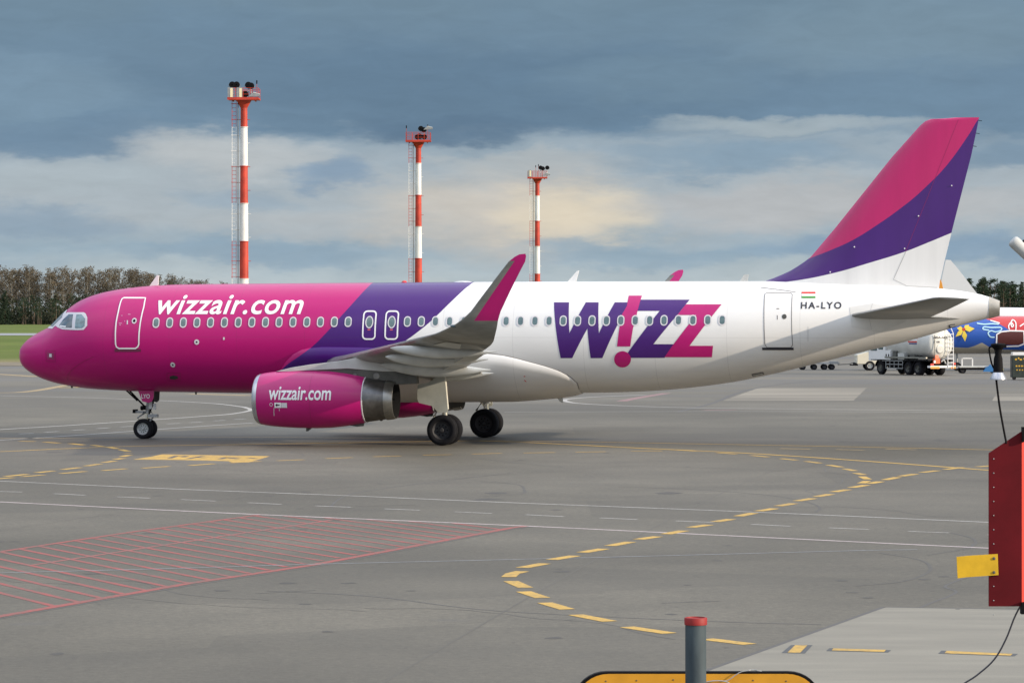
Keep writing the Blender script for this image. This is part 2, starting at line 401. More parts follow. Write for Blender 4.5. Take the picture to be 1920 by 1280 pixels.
# fuselage shell
xs_ = [0.0, .004, .015, .035, .07, .12, .18, .26, .36, .48, .62, .8]+[1+.2*k for k in range(26)]+[6.5+.5*k for k in range(35)]+[24+.35*k for k in range(39)]+[XT]
xs_ = sorted(set(round(x, 4) for x in xs_ if x <= XT)); NR = 72
V = []; Fc = []
for x in xs_:
    zc, hz, hw = fsec(x)
    for k in range(NR):
        w = 2*math.pi*k/NR; V.append((x, hw*math.cos(w), zc+hz*math.sin(w)))
for i in range(len(xs_)-1):
    for k in range(NR):
        k2 = (k+1) % NR; Fc.append((i*NR+k, (i+1)*NR+k, (i+1)*NR+k2, i*NR+k2))
fus = obj('fuselage', V, Fc, M['livery'], air, True)
M['cone_metal'] = mat('tail_cone_metal', (.46, .43, .37), .4, .4, 0, .25, 3)
# tail cone with the auxiliary power exhaust
mb = MB(); zc, hz, hw = fsec(XT); xa = 37.25; zc0, hz0, hw0 = fsec(xa)
def ring(mb_, secs, n=32, mi=0, cap=False):
    v = []; f = []
    for (x, zc_, hz_, hw_) in secs:
        for k in range(n):
            w = 2*math.pi*k/n; v.append((x, hw_*math.cos(w), zc_+hz_*math.sin(w)))
    for i in range(len(secs)-1):
        for k in range(n):
            k2 = (k+1) % n; f.append((i*n+k, (i+1)*n+k, (i+1)*n+k2, i*n+k2))
    if cap: f.append(tuple((len(secs)-1)*n+k for k in range(n)))
    mb_.add(v, f, mi)
ring(mb, [(xa, zc0, hz0+.012, hw0+.012), (37.45, (zc0+zc)/2, (hz0+hz)/2+.012, (hw0+hw)/2+.012), (XT+.01, zc, hz+.012, hw+.012), (XT+.01, zc, hz-.04, hw-.04), (XT-.1, zc, hz-.06, hw-.06)])
ring(mb, [(XT-.1, zc, hz-.06, hw-.06), (XT-.3, zc, .1, .1)], mi=1, cap=True)
mb.build('tail_cone', [M['cone_metal'], M['hole']], air, True)

# wing root fairing wrapped under the belly
ftop = pchip([10.75, 11.2, 11.8, 12.6, 19.2, 20.64, 21.2, 21.64, 21.95, 22.16], [2.45, 3.05, 3.46, 3.56, 3.30, 2.98, 2.82, 2.65, 2.45, 2.22])
def fair_pt(x, s, off_=0):
    zc, hz, hw = fsec(x); zt = ftop(x); th0 = math.asin(max(-1, min(1, (zt-zc)/hz))); th = th0+(-math.pi/2-th0)*s
    e = max(0.0, min(1.0, (x-10.75)/1.5)); e = math.sin(e*math.pi/2); a = max(0.0, min(1.0, (22.16-x)/2.6)); a = math.sqrt(a)
    side = min(1.0, s/.10); d = .16*math.sqrt(side)*(.25+.75*e)*a+.012*min(1, a*4)*min(1, s*20)
    down = .15*e*a*max(0, min(1, (s-.45)/.5))
    return Vector((x, -(hw+d)*math.cos(th), zc+(hz+d)*math.sin(th)-down))
fx = [10.75+.02, 10.82, 10.95, 11.1, 11.3, 11.5, 11.8, 12.1, 12.6]+[13+.5*k for k in range(14)]+[20+.15*k for k in range(14)]+[22.12, 22.155]
ss = [0, .004, .012, .025, .045, .07, .1]+[.14+.86*k/18 for k in range(19)]
V = []; Fc = []
for sgn in (1, -1):
    b0 = len(V)
    for x in fx:
        for s in ss:
            p = fair_pt(x, s); V.append((p.x, p.y*sgn, p.z))
    n = len(ss)
    for i in range(len(fx)-1):
        for j in range(n-1):
            q = (b0+i*n+j, b0+i*n+j+1, b0+(i+1)*n+j+1, b0+(i+1)*n+j); Fc.append(q if sgn == 1 else q[::-1])
bf = obj('belly_fairing', V, Fc, M['livery'], air, True)
mb = MB(); V2 = []
for x in [18.9+.1*k for k in range(33)]+[22.155]:
    p = fair_pt(x, 0.0); V2.append((p.x, p.y-.012, p.z))
x = 22.155
for s in (.02, .05, .1, .2, .35): p = fair_pt(x, s); V2.append((p.x+.01, p.y-.012, p.z))
mb.tube(V2, .012, 5); mb.build('fairing_seam', M['line_dark'], bf)
def fair_y(x, z):
    lo, hi_ = 0.0, .6
    for _ in range(22):
        m_ = (lo+hi_)/2
        if fair_pt(x, m_).z > z: lo = m_
        else: hi_ = m_
    return fair_pt(x, lo).y

# ------------------------------------------------------------------ wings
WS = [  # y, xLE, zLE, chord, trailing-edge drop, thickness, cant
    (.6, 12.0, 2.80, 6.95, -.30, .95, 0), (1.9, 12.7, 2.90, 6.25, -.32, .84, 0), (4.0, 13.8, 3.10, 5.05, -.34, .62, 2), (6.4, 15.1, 3.33, 3.85, -.36, .46, 4),
    (10, 16.95, 3.62, 3.10, -.36, .36, 4), (14, 19.0, 3.94, 2.30, -.34, .27, 5), (16.0, 20.0, 4.10, 1.92, -.32, .21, 7), (16.5, 20.30, 4.18, 1.80, -.28, .18, 16),
    (16.85, 20.60, 4.29, 1.62, -.20, .155, 34), (17.10, 20.95, 4.44, 1.38, -.10, .13, 54), (17.24, 21.24, 4.62, 1.16, -.03, .11, 68), (17.34, 21.52, 4.86, .98, 0, .09, 75),
    (17.55, 22.05, 5.50, .80, 0, .07, 78), (17.75, 22.60, 6.15, .62, 0, .055, 79), (17.84, 22.86, 6.45, .54, 0, .045, 79), (17.88, 23.06, 6.60, .38, .02, .03, 79), (17.90, 23.22, 6.68, .20, .02, .012, 79)]
AF = [(0, 0), (.012, .18), (.05, .34), (.12, .46), (.25, .54), (.4, .55), (.55, .49), (.7, .36), (.85, .19), (1, .015)]
AFL = [(1, -.015), (.85, -.08), (.7, -.2), (.55, -.34), (.4, -.42), (.25, -.43), (.12, -.37), (.05, -.28), (.012, -.15)]
prf = AF+AFL
def wing_material():
    m_ = bpy.data.materials.new('wing_paint'); m_.use_nodes = True; t = m_.node_tree; b = t.nodes['Principled BSDF']; q = NG(t)
    co = q.n('ShaderNodeTexCoord').outputs['Object']; sp = q.n('ShaderNodeSeparateXYZ', {0: co}).outputs
    nz = q.noise(q.map(co, (.35, 1.3, 1)), 1.6, 5, .6)
    gr = q.mix(q.ramp(nz, [(.3, 0.0), (.7, 1.0)]), (.13, .128, .112), (.27, .266, .24))
    m1 = q.m('GREATER_THAN', sp[2], 4.56)
    m2 = q.m('GREATER_THAN', q.m('SUBTRACT', sp[0], 21.60), q.m('MULTIPLY', q.m('SUBTRACT', sp[2], 4.54), .757))
    pk = q.m('MAXIMUM', q.m('MULTIPLY', m1, m2), q.m('GREATER_THAN', sp[2], 6.47))
    t.links.new(q.mix(pk, gr, PINK), b.inputs['Base Color']); b.inputs['Roughness'].default_value = .4; b.inputs['Coat Weight'].default_value = .3
    return m_
M['wing'] = wing_material()
def wing_at(y):
    for a, b in zip(WS, WS[1:]):
        if a[0] <= y <= b[0]:
            t = (y-a[0])/(b[0]-a[0]); return [a[i]+(b[i]-a[i])*t for i in range(7)]
def wing(sgn):
    V = []; Fc = []; n = len(prf)
    st = []
    for a, b in zip(WS, WS[1:]):
        k = 3 if b[0]-a[0] > 1 else 1
        for j in range(k): t = j/k; st.append([a[i]+(b[i]-a[i])*t for i in range(7)])
    st.append(list(WS[-1]))
    for (y, xl, zl, c, dzt, th, cant) in st:
        ny, nz = -math.sin(R(cant)), math.cos(R(cant))
        for (t, h) in prf:
            V.append((xl+c*t, sgn*(y+ny*th*h), zl+dzt*t+nz*th*h))
    for i in range(len(st)-1):
        for j in range(n):
            j2 = (j+1) % n; q = (i*n+j, i*n+j2, (i+1)*n+j2, (i+1)*n+j); Fc.append(q if sgn < 0 else q[::-1])
    Fc.append(tuple((len(st)-1)*n+j for j in range(n)))
    o = obj('wing', V, Fc, M['wing'], air, True)
    # flap track fairings (canoes) under the trailing edge
    for (yy, x0, z0, x1, z1, r) in ((13.3, 17.9, 3.64, 21.55, 3.52, .17), (9.8, 16.9, 3.30, 20.55, 3.22, .20), (6.4, 15.9, 2.98, 19.95, 2.79, .23), (3.2, 16.2, 2.62, 19.4, 2.62, .18)):
        mb = MB(); secs = []
        for k in range(17):
            t = k/16; rr = r*max(.02, math.sin(math.pi*min(1, t*1.02)**.8))**.7
            secs.append((x0+(x1-x0)*t, z0+(z1-z0)*t-.10*math.sin(math.pi*t), rr*1.15, rr*.75))
        v = []; f = []
        for (x, zc_, hz_, hw_) in secs:
            for q in range(14):
                w = 2*math.pi*q/14; v.append((x, sgn*yy+hw_*math.cos(w), zc_+hz_*math.sin(w)))
        for i in range(16):
            for q in range(14):
                f.append((i*14+q, (i+1)*14+q, (i+1)*14+(q+1) % 14, i*14+(q+1) % 14))
        mb.add(v, f); mb.build('flap_track_fairing', M['light_grey'], o, True)
    # trailing edge flaps seen as a second lip
    mb = MB(); ys = [2.3, 4.2, 6.3, 9.5, 13.0]
    v = []; f = []
    for y in ys:
        s_ = wing_at(y); xt, zt = s_[1]+s_[3], s_[2]+s_[4]; th = .10+.12*(1-y/17)
        v += [(xt-.95*(1-y/30), sgn*y, zt-.02-th), (xt-.95*(1-y/30), sgn*y, zt+.02), (xt+.10, sgn*y, zt-.05), (xt+.10, sgn*y, zt-.075)]
    for i in range(len(ys)-1):
        for q in range(4): f.append((i*4+q, i*4+(q+1) % 4, i*4+4+(q+1) % 4, i*4+4+q))
    f += [(0, 3, 2, 1), tuple(len(v)-4+k for k in range(4))]
    mb.add(v, f); mb.build('flap', M['light_grey'], o)
    # navigation light on the tip corner, red mark on the leading edge
    mb = MB(); s_ = wing_at(17.02); mb.lathe([(-.02, .0), (0, .035), (.12, .05), (.26, .035), (.3, 0)], 10, (s_[1]-.04, sgn*(17.02+.02), s_[2]), 'x'); mb.build('navigation_light', M['cockpit'], o, True)
    # pale fuel access panel near the tip
    mb = MB()
    for (ya, yb, xa_, xb_) in ((14.1, 15.6, .22, .62),):
        q = []
        for y, t in ((ya, xa_), (ya, xb_), (yb, xb_-.1), (yb, xa_+.05)):
            s_ = wing_at(y); q.append((s_[1]+s_[3]*t, sgn*y, s_[2]+s_[4]*t-s_[5]*.44-.012))
        mb.add(q, [(0, 1, 2, 3)])
    mb.build('access_panel', M['light_grey'], o)
    return o
w_l = wing(-1); w_r = wing(1)

# ------------------------------------------------------------------ engines
EY, EZ = 5.75, 1.70
def eng_x(x): return 11.16+(x-10.94)*.937
def engine(sgn):
    e = MB(); org = (0, sgn*EY, EZ)
    e.lathe([(11.14, .925), (11.3, .955), (11.6, .99), (12.0, 1.02), (12.6, 1.045), (13.3, 1.05), (13.9, 1.03), (14.5, .965), (15.0, .885), (15.30, .828), (15.30, .78)], 64, org, 'x')
    o = e.build('engine', M['pink'], air, True)
    e = MB(); e.lathe([(11.142, .93), (11.05, .905), (10.98, .875), (10.94, .83), (10.95, .795), (11.02, .765), (11.2, .745), (11.6, .77)], 64, org, 'x'); e.build('inlet_lip', M['lip'], o, True)
    e = MB(); e.lathe([(11.6, .77), (12.2, .79), (12.2, .22), (11.9, .16), (11.75, .02)], 40, org, 'x')
    for k in range(22):
        w = 2*math.pi*k/22; e.add([(12.0, org[1]+.2*math.cos(w), org[2]+.2*math.sin(w)), (12.1, org[1]+.2*math.cos(w+.12), org[2]+.2*math.sin(w+.12)), (12.16, org[1]+.78*math.cos(w+.34), org[2]+.78*math.sin(w+.34)), (11.98, org[1]+.78*math.cos(w+.2), org[2]+.78*math.sin(w+.2))], [(0, 1, 2, 3)])
    e.build('fan', M['dark_grey'], o, True)
    e = MB(); e.lathe([(15.28, .835), (15.32, .835), (15.325, .80)], 64, org, 'x'); e.build('cowl_seam', M['rim_grey'], o, True)
    e = MB(); e.lathe([(15.30, .815), (15.7, .762), (16.18, .695)], 64, org, 'x', 0); e.lathe([(16.12, .735), (16.3, .718), (16.46, .690), (16.47, .665)], 64, org, 'x', 1); e.lathe([(16.47, .665), (16.2, .64), (15.6, .62)], 64, org, 'x', 2)
    e.lathe([(15.6, .62), (15.6, .25), (16.1, .2), (16.4, .02)], 40, org, 'x', 2); e.build('exhaust_nozzle', [M['nozzle'], M['mid_metal'], M['hole']], o, True)
    for q_ in [o]+[k for k in bpy.data.objects if k.parent == o]:
        for v_ in q_.data.vertices: v_.co.x = eng_x(v_.co.x)
    # drain mast and latch fairings under the cowl
    e = MB(); e.prism([(13.0, EZ-1.03), (13.22, EZ-1.03), (13.05, EZ-1.16), (12.98, EZ-1.16)], org[1]-.03, org[1]+.03); e.build('drain_mast', M['dark_grey'], o); e = MB(); e.prism([(14.55, EZ-.93), (15.15, EZ-.83), (15.12, EZ-.96), (14.9, EZ-.98)], org[1]-.05, org[1]+.05); e.build('drain_mast', M['dark_grey'], o)
    # strake on the cowl shoulder
    # pylon
    y0, y1 = org[1]-.21, org[1]+.21; p = MB()
    zt = lambda x: EZ+1.0
    p.prism([(11.9, 2.70), (12.45, 2.84), (13.2, 2.96), (14.2, 3.08), (14.9, 3.20), (15.7, 3.20), (17.2, 2.95), (17.2, 2.72), (15.9, 2.72), (14.6, 2.82), (13.0, 2.74), (12.4, 2.70)], y0-.02, y1+.02, mi=0)
    p.prism([(12.6, 2.74), (14.6, 2.80), (17.1, 2.80), (17.15, 2.28), (16.3, 2.24), (15.35, 2.40), (14.4, 2.55), (13.4, 2.66)], y0+.02, y1-.02, mi=1)
    py = p.build('pylon', [M['light_grey'], M['dark_grey']], air)
    bv = py.modifiers.new('soft_edges', 'BEVEL'); bv.width = .05; bv.segments = 2; bv.limit_method = 'ANGLE'
    if sgn < 0:
        for cx_, r_ in ((14.85, .075), (15.65, .125)): c = MB(); c.lathe([(0, r_), (-.012, r_*.9), (-.014, .0)], 20, (cx_, y0+.02, 2.62-.04*(cx_-14)), 'y'); c.build('access_cover', M['nozzle'], py)
        prf_ = pchip([eng_x(q_) for q_ in (11.14, 11.6, 12.0, 12.6, 13.3, 13.9, 14.5, 15.0, 15.3)], [.925, .99, 1.02, 1.045, 1.05, 1.03, .965, .885, .828])
        def ny(x, z): r = prf_(x); return -EY-math.sqrt(max(0, r*r-(z-EZ)**2))
        lettering('wizzair.com', 504, 725, 622, 749.5, ny, M['white_text'], o, y0=-6.7, cell=.06, bold=.018, shear=.10)
        for (u0, v0, u1, v1, mm) in ((515, 754.5, 527, 764, 'white_text'), (528, 755, 538, 764, 'rim_grey')):
            a = px_side(u0, v1, ny, -6.7); b = px_side(u1, v0, ny, -6.7); decal('service_label', [[(a[0], a[1]), (b[0], a[1]), (b[0], b[1]), (a[0], b[1])]], ny, M[mm], o, .012, .06)
        a = px_side(520.5, 759, ny, -6.7); decal('arrow_mark', [[(a[0]-.09, a[1]), (a[0]-.01, a[1]+.06), (a[0]-.01, a[1]+.02), (a[0]+.08, a[1]+.02), (a[0]+.08, a[1]-.02), (a[0]-.01, a[1]-.02), (a[0]-.01, a[1]-.06)]], ny, M['blackmark'], o, .016, .06)
        a = px_side(508.5, 758, ny, -6.7); stroke('service_mark', [ellipse(a[0], a[1], .055, .055, 14)], .018, ny, M['rim_grey'], o, .012, True)
        
        for l_ in ([(514, 764), (514, 779)], [(524, 766), (524, 770)]): stroke('service_mark', [px_list(l_, ny, -6.7)], .022, ny, M['rim_grey'], o, .012)
        for l_ in ([(588, 698), (583, 712), (580, 735), (581, 765), (586, 796)], [(594, 697), (640, 702), (684, 712)]): stroke('cowl_seam', [px_list(l_, ny, -6.7)], .012, ny, M['line_pink'], o, .006)
    return o
engine(-1); engine(1)

# ------------------------------------------------------------------ fin and tailplanes
def fin_material():
    m_ = bpy.data.materials.new('fin_livery'); m_.use_nodes = True; t = m_.node_tree; b = t.nodes['Principled BSDF']; q = NG(t)
    co = q.n('ShaderNodeTexCoord').outputs['Object']; sp = q.n('ShaderNodeSeparateXYZ', {0: co}).outputs
    xl, xh, zl, zh = 28.0, 37.5, 5.0, 12.5
    xn = q.m('DIVIDE', q.m('SUBTRACT', sp[0], xl), xh-xl, clamp=True)
    def curve(px):
        pts = sorted(P2L(u, v, -.05) for u, v in px); nd = q.n('ShaderNodeFloatCurve', {1: xn}); c = nd.mapping.curves[0]
        arr = [((x-xl)/(xh-xl), (z-zl)/(zh-zl)) for x, z in pts]
        s0 = (arr[1][1]-arr[0][1])/(arr[1][0]-arr[0][0]); s1 = (arr[-1][1]-arr[-2][1])/(arr[-1][0]-arr[-2][0])
        arr = [(0, max(0, arr[0][1]-s0*arr[0][0]))]+arr+[(1, min(1, arr[-1][1]+s1*(1-arr[-1][0])))]
        c.points[0].location = arr[0]; c.points[1].location = arr[-1]
        for a in arr[1:-1]: c.points.new(*a)
        nd.mapping.update(); return q.m('ADD', q.m('MULTIPLY', nd.outputs[0], zh-zl), zl)
    up_ = q.m('GREATER_THAN', sp[2], curve([(1519, 484), (1558, 469), (1597, 451.5), (1654, 416), (1690, 390), (1714, 371), (1741, 346), (1764, 323), (1784, 299), (1802, 274), (1820, 247), (1835, 223)]))
    mid = q.m('GREATER_THAN', sp[2], curve([(1440, 531), (1490, 526.5), (1564, 512), (1632, 492.5), (1697, 472), (1742, 454), (1784, 436.5)]))
    nz = q.noise(q.n('ShaderNodeMapping', {'Vector': co, 'Rotation': (0, R(35), 0), 'Scale': (1.6, 1, .16)}).outputs[0], 1.0, 5, .6); vv = q.m('ADD', q.m('MULTIPLY', nz, .36), .82)  # slanting streaks imitate reflections, painted into the fin's brightness
    col = q.mix(up_, q.mix(mid, WHITE, PURP), (.52, .012, .135))
    t.links.new(q.n('ShaderNodeHueSaturation', {'Value': vv, 'Color': col}).outputs[0], b.inputs['Base Color'])
    b.inputs['Roughness'].default_value = .36; b.inputs['Coat Weight'].default_value = .35
    return m_
M['fin'] = fin_material()
le = [P2L(u, v, 0) for u, v in [(1433, 527.5), (1450, 521.5), (1468, 514), (1482, 507.5), (1496, 499), (1508, 491), (1520, 482), (1564, 430), (1673, 294), (1725, 236), (1735, 227.5), (1745, 223.5), (1777, 222)]]
te_px = [(1835.5, 221), (1830.5, 249), (1784, 436.5), (1770, 494), (1759, 541)]
te = [P2L(u, v, 0) for u, v in te_px]
f_te = pchip([z for x, z in reversed(te)], [x for x, z in reversed(te)])
def blade(rows, name, m_, parent, th=.09, hinge=None):
    """rows: (x leading, x trailing, z); symmetric section"""
    V = []; Fc = []; ts = [(0, 0), (.02, .35), (.08, .7), (.2, .95), (.35, 1), (.55, .85), (.75, .55), (1, .05)]
    pr = [(t, h) for t, h in ts]+[(t, -h) for t, h in reversed(ts[1:])]; n = len(pr)
    for (xa_, xb_, z) in rows:
        c = xb_-xa_; tt = min(th*.5*c, .30) if c > .1 else .01
        for t, h in pr: V.append((xa_+c*t, -tt*h, z))
    for i in range(len(rows)-1):
        for j in range(n):
            j2 = (j+1) % n; Fc.append((i*n+j, (i+1)*n+j, (i+1)*n+j2, i*n+j2))
    Fc.append(tuple((len(rows)-1)*n+j for j in range(n)))
    return obj(name, V, Fc, m_, parent, True)
rows = []
for k, (x, z) in enumerate(le): rows.append((x, f_te(z), z-.0))
rows = [(x, xb_, z) for x, xb_, z in rows]
rows.insert(0, (le[0][0]+.3, f_te(5.76), 5.6))
rows[-1] = (rows[-1][0], P2L(1835.5, 221, 0)[0], rows[-1][2]); rows.append((rows[-1][0]+.25, rows[-1][1], rows[-1][2]+.02))
fin = blade(rows, 'tail_fin', M['fin'], air, .085)
def fin_y(x, z):
    for a, b in zip(rows, rows[1:]):
        if a[2] <= z <= b[2]:
            t = (z-a[2])/(b[2]-a[2]); xa_ = a[0]+(b[0]-a[0])*t; xb_ = a[1]+(b[1]-a[1])*t; c = xb_-xa_; tt = min(.0425*c, .30); u = (x-xa_)/c
            ts = [(0, 0), (.02, .35), (.08, .7), (.2, .95), (.35, 1), (.55, .85), (.75, .55), (1, .05)]
            for p, q in zip(ts, ts[1:]):
                if p[0] <= u <= q[0]: return -tt*(p[1]+(q[1]-p[1])*(u-p[0])/(q[0]-p[0]))
    return -.02
stroke('rudder_gap', [[P2L(u, v, -.2) for u, v in [(1698, 472), (1687, 497), (1675, 524), (1700, 536), (1757, 539)]]], .022, fin_y, M['line_soft'], fin, .006)
stroke('rudder_gap', [[P2L(u, v, -.1) for u, v in [(1698, 472), (1740, 368), (1797, 224)]]], .010, fin_y, M['line_pink'], fin, .004)
for u, v in ((1602, 463), (1722, 405), (1696, 466), (1557, 510), (1784, 348)):
    mb = MB(); x, z = P2L(u, v, -.15); mb.lathe([(0, .028), (-.05, .022), (-.055, 0)], 8, (x, fin_y(x, z)+.01, z), 'y'); mb.build('rivet_mark', M['white_text'], fin)
for u, v in ((1836, 226), (1831.5, 250), (1826, 274)):
    mb = MB(); x, z = P2L(u, v, 0); mb.tube([(x-.03, 0, z), (x+.10, 0, z-.02)], .012, 5); mb.build('static_wick', M['black'], fin)
def tailplane(sgn):
    st = [(.3, 31.95, 4.72, 4.4, .34, -.10), (1.25, 32.35, 4.74, 2.85, .26, -.06), (3.6, 33.95, 5.02, 2.05, .20, -.06), (6.0, 35.52, 5.32, 1.28, .12, -.04), (6.22, 35.82, 5.35, 1.05, .05, -.05)]
    V = []; Fc = []; n = len(prf)
    for (y, xl, zl, c, th, dzt) in st:
        for t, h in prf: V.append((xl+c*t, sgn*y, zl+dzt*t+th*h*1.0))
    for i in range(len(st)-1):
        for j in range(n):
            j2 = (j+1) % n; q = (i*n+j, i*n+j2, (i+1)*n+j2, (i+1)*n+j); Fc.append(q if sgn < 0 else q[::-1])
    Fc.append(tuple((len(st)-1)*n+j for j in range(n)))
    return obj('tailplane', V, Fc, M['wing_grey'], air, True)
tl = tailplane(-1); tailplane(1)
o = decal('root_plate', [px_list([(1593, 576), (1636, 569), (1690, 577), (1700, 602), (1650, 623), (1597, 613)])], fus_y, mat('bare_white_panel', (.70, .70, .68), .32, 0, .4, .06, 2), tl, .010, .15)
stroke('panel_gap', [px_list([(1636, 569), (1629, 592), (1634, 617)])], .015, fus_y, M['line_soft'], tl, .016)

# ------------------------------------------------------------------ windows, doors, writing on the fuselage
def pts_off(cx, cz, prof_): return [(cx+a, cz+b) for a, b in prof_]
win_u = [293, 318.5, 344, 369.5, 395, 421, 447, 472.5, 498, 523.5, 549.5, 575.5, 601, 627, 653, 764, 790, 816.5, 843, 870, 896.5, 922.5, 949, 976, 1003, 1029.5, 1056, 1083, 1110, 1137, 1164, 1191, 1218, 1245, 1272, 1299, 1327, 1354]
wz = pchip([0, 10, 25, 40], [px_side(293, 605)[1], px_side(498, 604)[1], px_side(1056, 601.5)[1], px_side(1354, 600)[1]])
for u in win_u:
    x, _ = px_side(u, 603); z = px_side(u, 605-(u-293)*.0047)[1]
    o = decal('cabin_window', [rrect(x-.098, x+.098, z-.155, z+.155, .092)], fus_y, M['glass'], air, .013, .07)
    decal('window_frame', [rrect(x-.134, x+.134, z-.195, z+.195, .128), rrect(x-.096, x+.096, z-.153, z+.153, .092)], fus_y, M['rim_grey'], o, .015, .07)
# over-wing exits
for u in (692.5, 734.5):
    x, _ = px_side(u, 607); zt = px_side(u, 584)[1]; zb = px_side(u, 635)[1]
    d = decal('overwing_exit', [rrect(x-.225, x+.225, zb, zt, .12)], fus_y, M['livery'], air, .008)
    stroke('exit_outline', [rrect(x-.235, x+.235, zb-.01, zt+.01, .13)], .055, fus_y, M['white_text'], d, .014, True)
    z = px_side(u, 604)[1]; decal('exit_window', [ellipse(x, z, .115, .19)], fus_y, M['glass'], d, .014, .07)
    decal('window_frame', [ellipse(x, z, .155, .23), ellipse(x, z, .115, .19)], fus_y, M['rim_grey'], d, .020, .07)
    z = px_side(u, 618)[1]; decal('exit_handle', [[(x-.055, z-.02), (x+.055, z-.02), (x+.055, z+.02), (x-.055, z+.02)]], fus_y, mat('pale_red_handle', (.70, .12, .14), .5), d, .014)
# forward door
fd_px = [(232.5, 558.5), (273, 558.7), (270, 575), (263.5, 604), (261, 625), (260.5, 645), (258.5, 650), (254, 653), (223, 653), (218.5, 650), (217, 645), (216.6, 625), (218, 605), (222, 585), (226.5, 566), (229, 560.5)]
fd = px_list(fd_px); d = decal('cabin_door', [fd], fus_y, M['livery'], air, .008); tag(d, 'magenta forward cabin door with a white outline')
stroke('door_outline', [fd], .052, fus_y, M['white_text'], d, .014, True)
x, z = px_side(252, 601.5); decal('door_window', [ellipse(x, z, .055, .06)], fus_y, M['hole'], d, .020, .1); decal('window_frame', [ellipse(x, z, .10, .11), ellipse(x, z, .054, .059)], fus_y, M['rim_grey'], d, .018, .1)
stroke('door_handle', [px_list([(239, 600.5), (239, 608)])], .045, fus_y, M['rim_grey'], d, .016)
stroke('door_marking', [px_list([(240, 589.5), (245, 589.5)]), px_list([(227.5, 591.7), (230, 591.7)]), px_list([(223, 606), (229, 606)]), px_list([(224, 609), (227, 609)]), px_list([(233, 602), (235, 602)])], .035, fus_y, mat('pale_pink_marks', (.68, .22, .42), .5), d, .016)
stroke('door_sill', [px_list([(215, 656.5), (264, 656.5)])], .10, fus_y, mat('sill_dirt', (.14, .02, .06), .6), d, .010)
# rear door
rd = px_list([(1437, 549.5), (1483, 549.5), (1485.5, 552), (1486, 646), (1483, 651), (1438, 651), (1434.5, 646), (1434, 552)])
d = decal('cabin_door', [rd], fus_y, M['livery'], air, .008, .15); tag(d, 'white rear cabin door with a thin grey outline')
stroke('door_outline', [rd], .022, fus_y, M['line_dark'], d, .013, True)
stroke('door_sill', [px_list([(1429, 653.5), (1488, 653.5)])], .09, fus_y, M['blackmark'], d, .014)
x, z = px_side(1470.5, 593.5); decal('door_window', [ellipse(x, z, .085, .09)], fus_y, M['dark_grey'], d, .016, .1)
stroke('door_handle', [px_list([(1457.5, 591), (1457.5, 599)])], .03, fus_y, M['line_dark'], d, .014)
stroke('door_marking', [px_list([(1456, 578.8), (1461, 578.8)])], .03, fus_y, M['line_dark'], d, .014)
# cargo / service hatches and small fittings
def ring_mark(u, v, r, inner):
    x, z = px_side(u, v); o = decal('static_port', [ellipse(x, z, r, r)], fus_y, M['rim_grey'], air, .012, .1); decal('port_hole', [ellipse(x, z, inner, inner, 12)], fus_y, M['blackmark'], o, .017, .1)
ring_mark(369, 641, .10, .035); ring_mark(324, 683.5, .095, .035)
a = px_list([(88, 660), (101, 661), (101.5, 674), (89, 673)]); decal('probe_panel', [a], fus_y, mat('dull_pink_panel', (.30, .03, .12), .5), air, .010); stroke('probe_label', [px_list([(95, 663), (95, 669)])], .11, fus_y, M['rim_grey'], air, .016)
stroke('panel_outline', [px_list([(86, 657), (104, 657.5), (104.5, 678), (87, 677)])], .018, fus_y, M['line_pink'], air, .009, True)
stroke('hatch_outline', [px_list([(313, 699), (339, 699), (339, 713), (314, 713)])], .018, fus_y, M['line_pink'], air, .009, True)
decal('hatch_label', [px_list([(318.5, 705), (325, 703.5), (333, 705), (334, 709), (327, 711), (318.5, 710)])], fus_y, M['dark_grey'], air, .012)
stroke('static_vane', [px_list([(420, 632), (420, 637)])], .06, fus_y, M['rim_grey'], air, .016)
stroke('radome_seam', [px_list([(176, 668), (155, 678), (138, 690), (128, 701), (127, 712), (133, 722)])], .016, fus_y, M['line_pink'], air, .008)
stroke('aft_seam', [px_list([(1426, 539), (1475, 545), (1492, 548)])], .016, fus_y, M['line_dark'], air, .010)
stroke('cargo_door_seam', [px_list([(1515, 612), (1515, 640)])], .014, fus_y, M['line_soft'], air, .008)
stroke('outflow_valve', [px_list([(1410, 703), (1432, 699)])], .09, fus_y, M['line_dark'], air, .014)
stroke('outflow_slot', [px_list([(1412, 702.6), (1430, 699.4)])], .035, fus_y, M['light_grey'], air, .020)
stroke('exhaust_port', [px_list([(1779, 611.5), (1791, 609.5)])], .11, fus_y, M['blackmark'], air, .014)
stroke('aileron_marks', [px_list([(982, 705), (985, 705)], fair_y), px_list([(983, 712), (987, 715)], fair_y)], .03, fair_y, M['red_mark'], bf, .014)
# big logo: upright strokes in purple and magenta
def zoomed(pts): return [(1000+a/4, 480+b/4) for a, b in pts]
Wp = zoomed([(155, 347), (268, 347), (271, 578), (395, 347), (490, 347), (492, 578), (612, 347), (722, 347), (518, 764), (430, 764), (406, 542), (292, 764), (205, 764)])
Z1 = zoomed([(806, 327), (1173, 327), (1079, 442), (900, 660), (1053, 660), (984, 762), (716, 762), (706, 728), (948, 411), (778, 411)])
Z2 = zoomed([(1145, 362), (1412, 362), (1172, 672), (1348, 672), (1340, 757), (984, 757), (1052, 660), (1222, 442), (1080, 442)])
Ex = zoomed([(716, 297), (815, 297), (775, 440), (748, 540), (727, 677), (628, 677), (645, 540), (664, 440), (702, 375)])
Dt = [(1000+(669+63*math.cos(2*math.pi*k/28))/4, 480+(773+61*math.sin(2*math.pi*k/28))/4) for k in range(28)]
lg = decal('logo', [px_list(Wp)], fus_y, M['purple'], air, .006)
decal('logo_letter', [px_list(Z1)], fus_y, M['purple'], lg, .006)
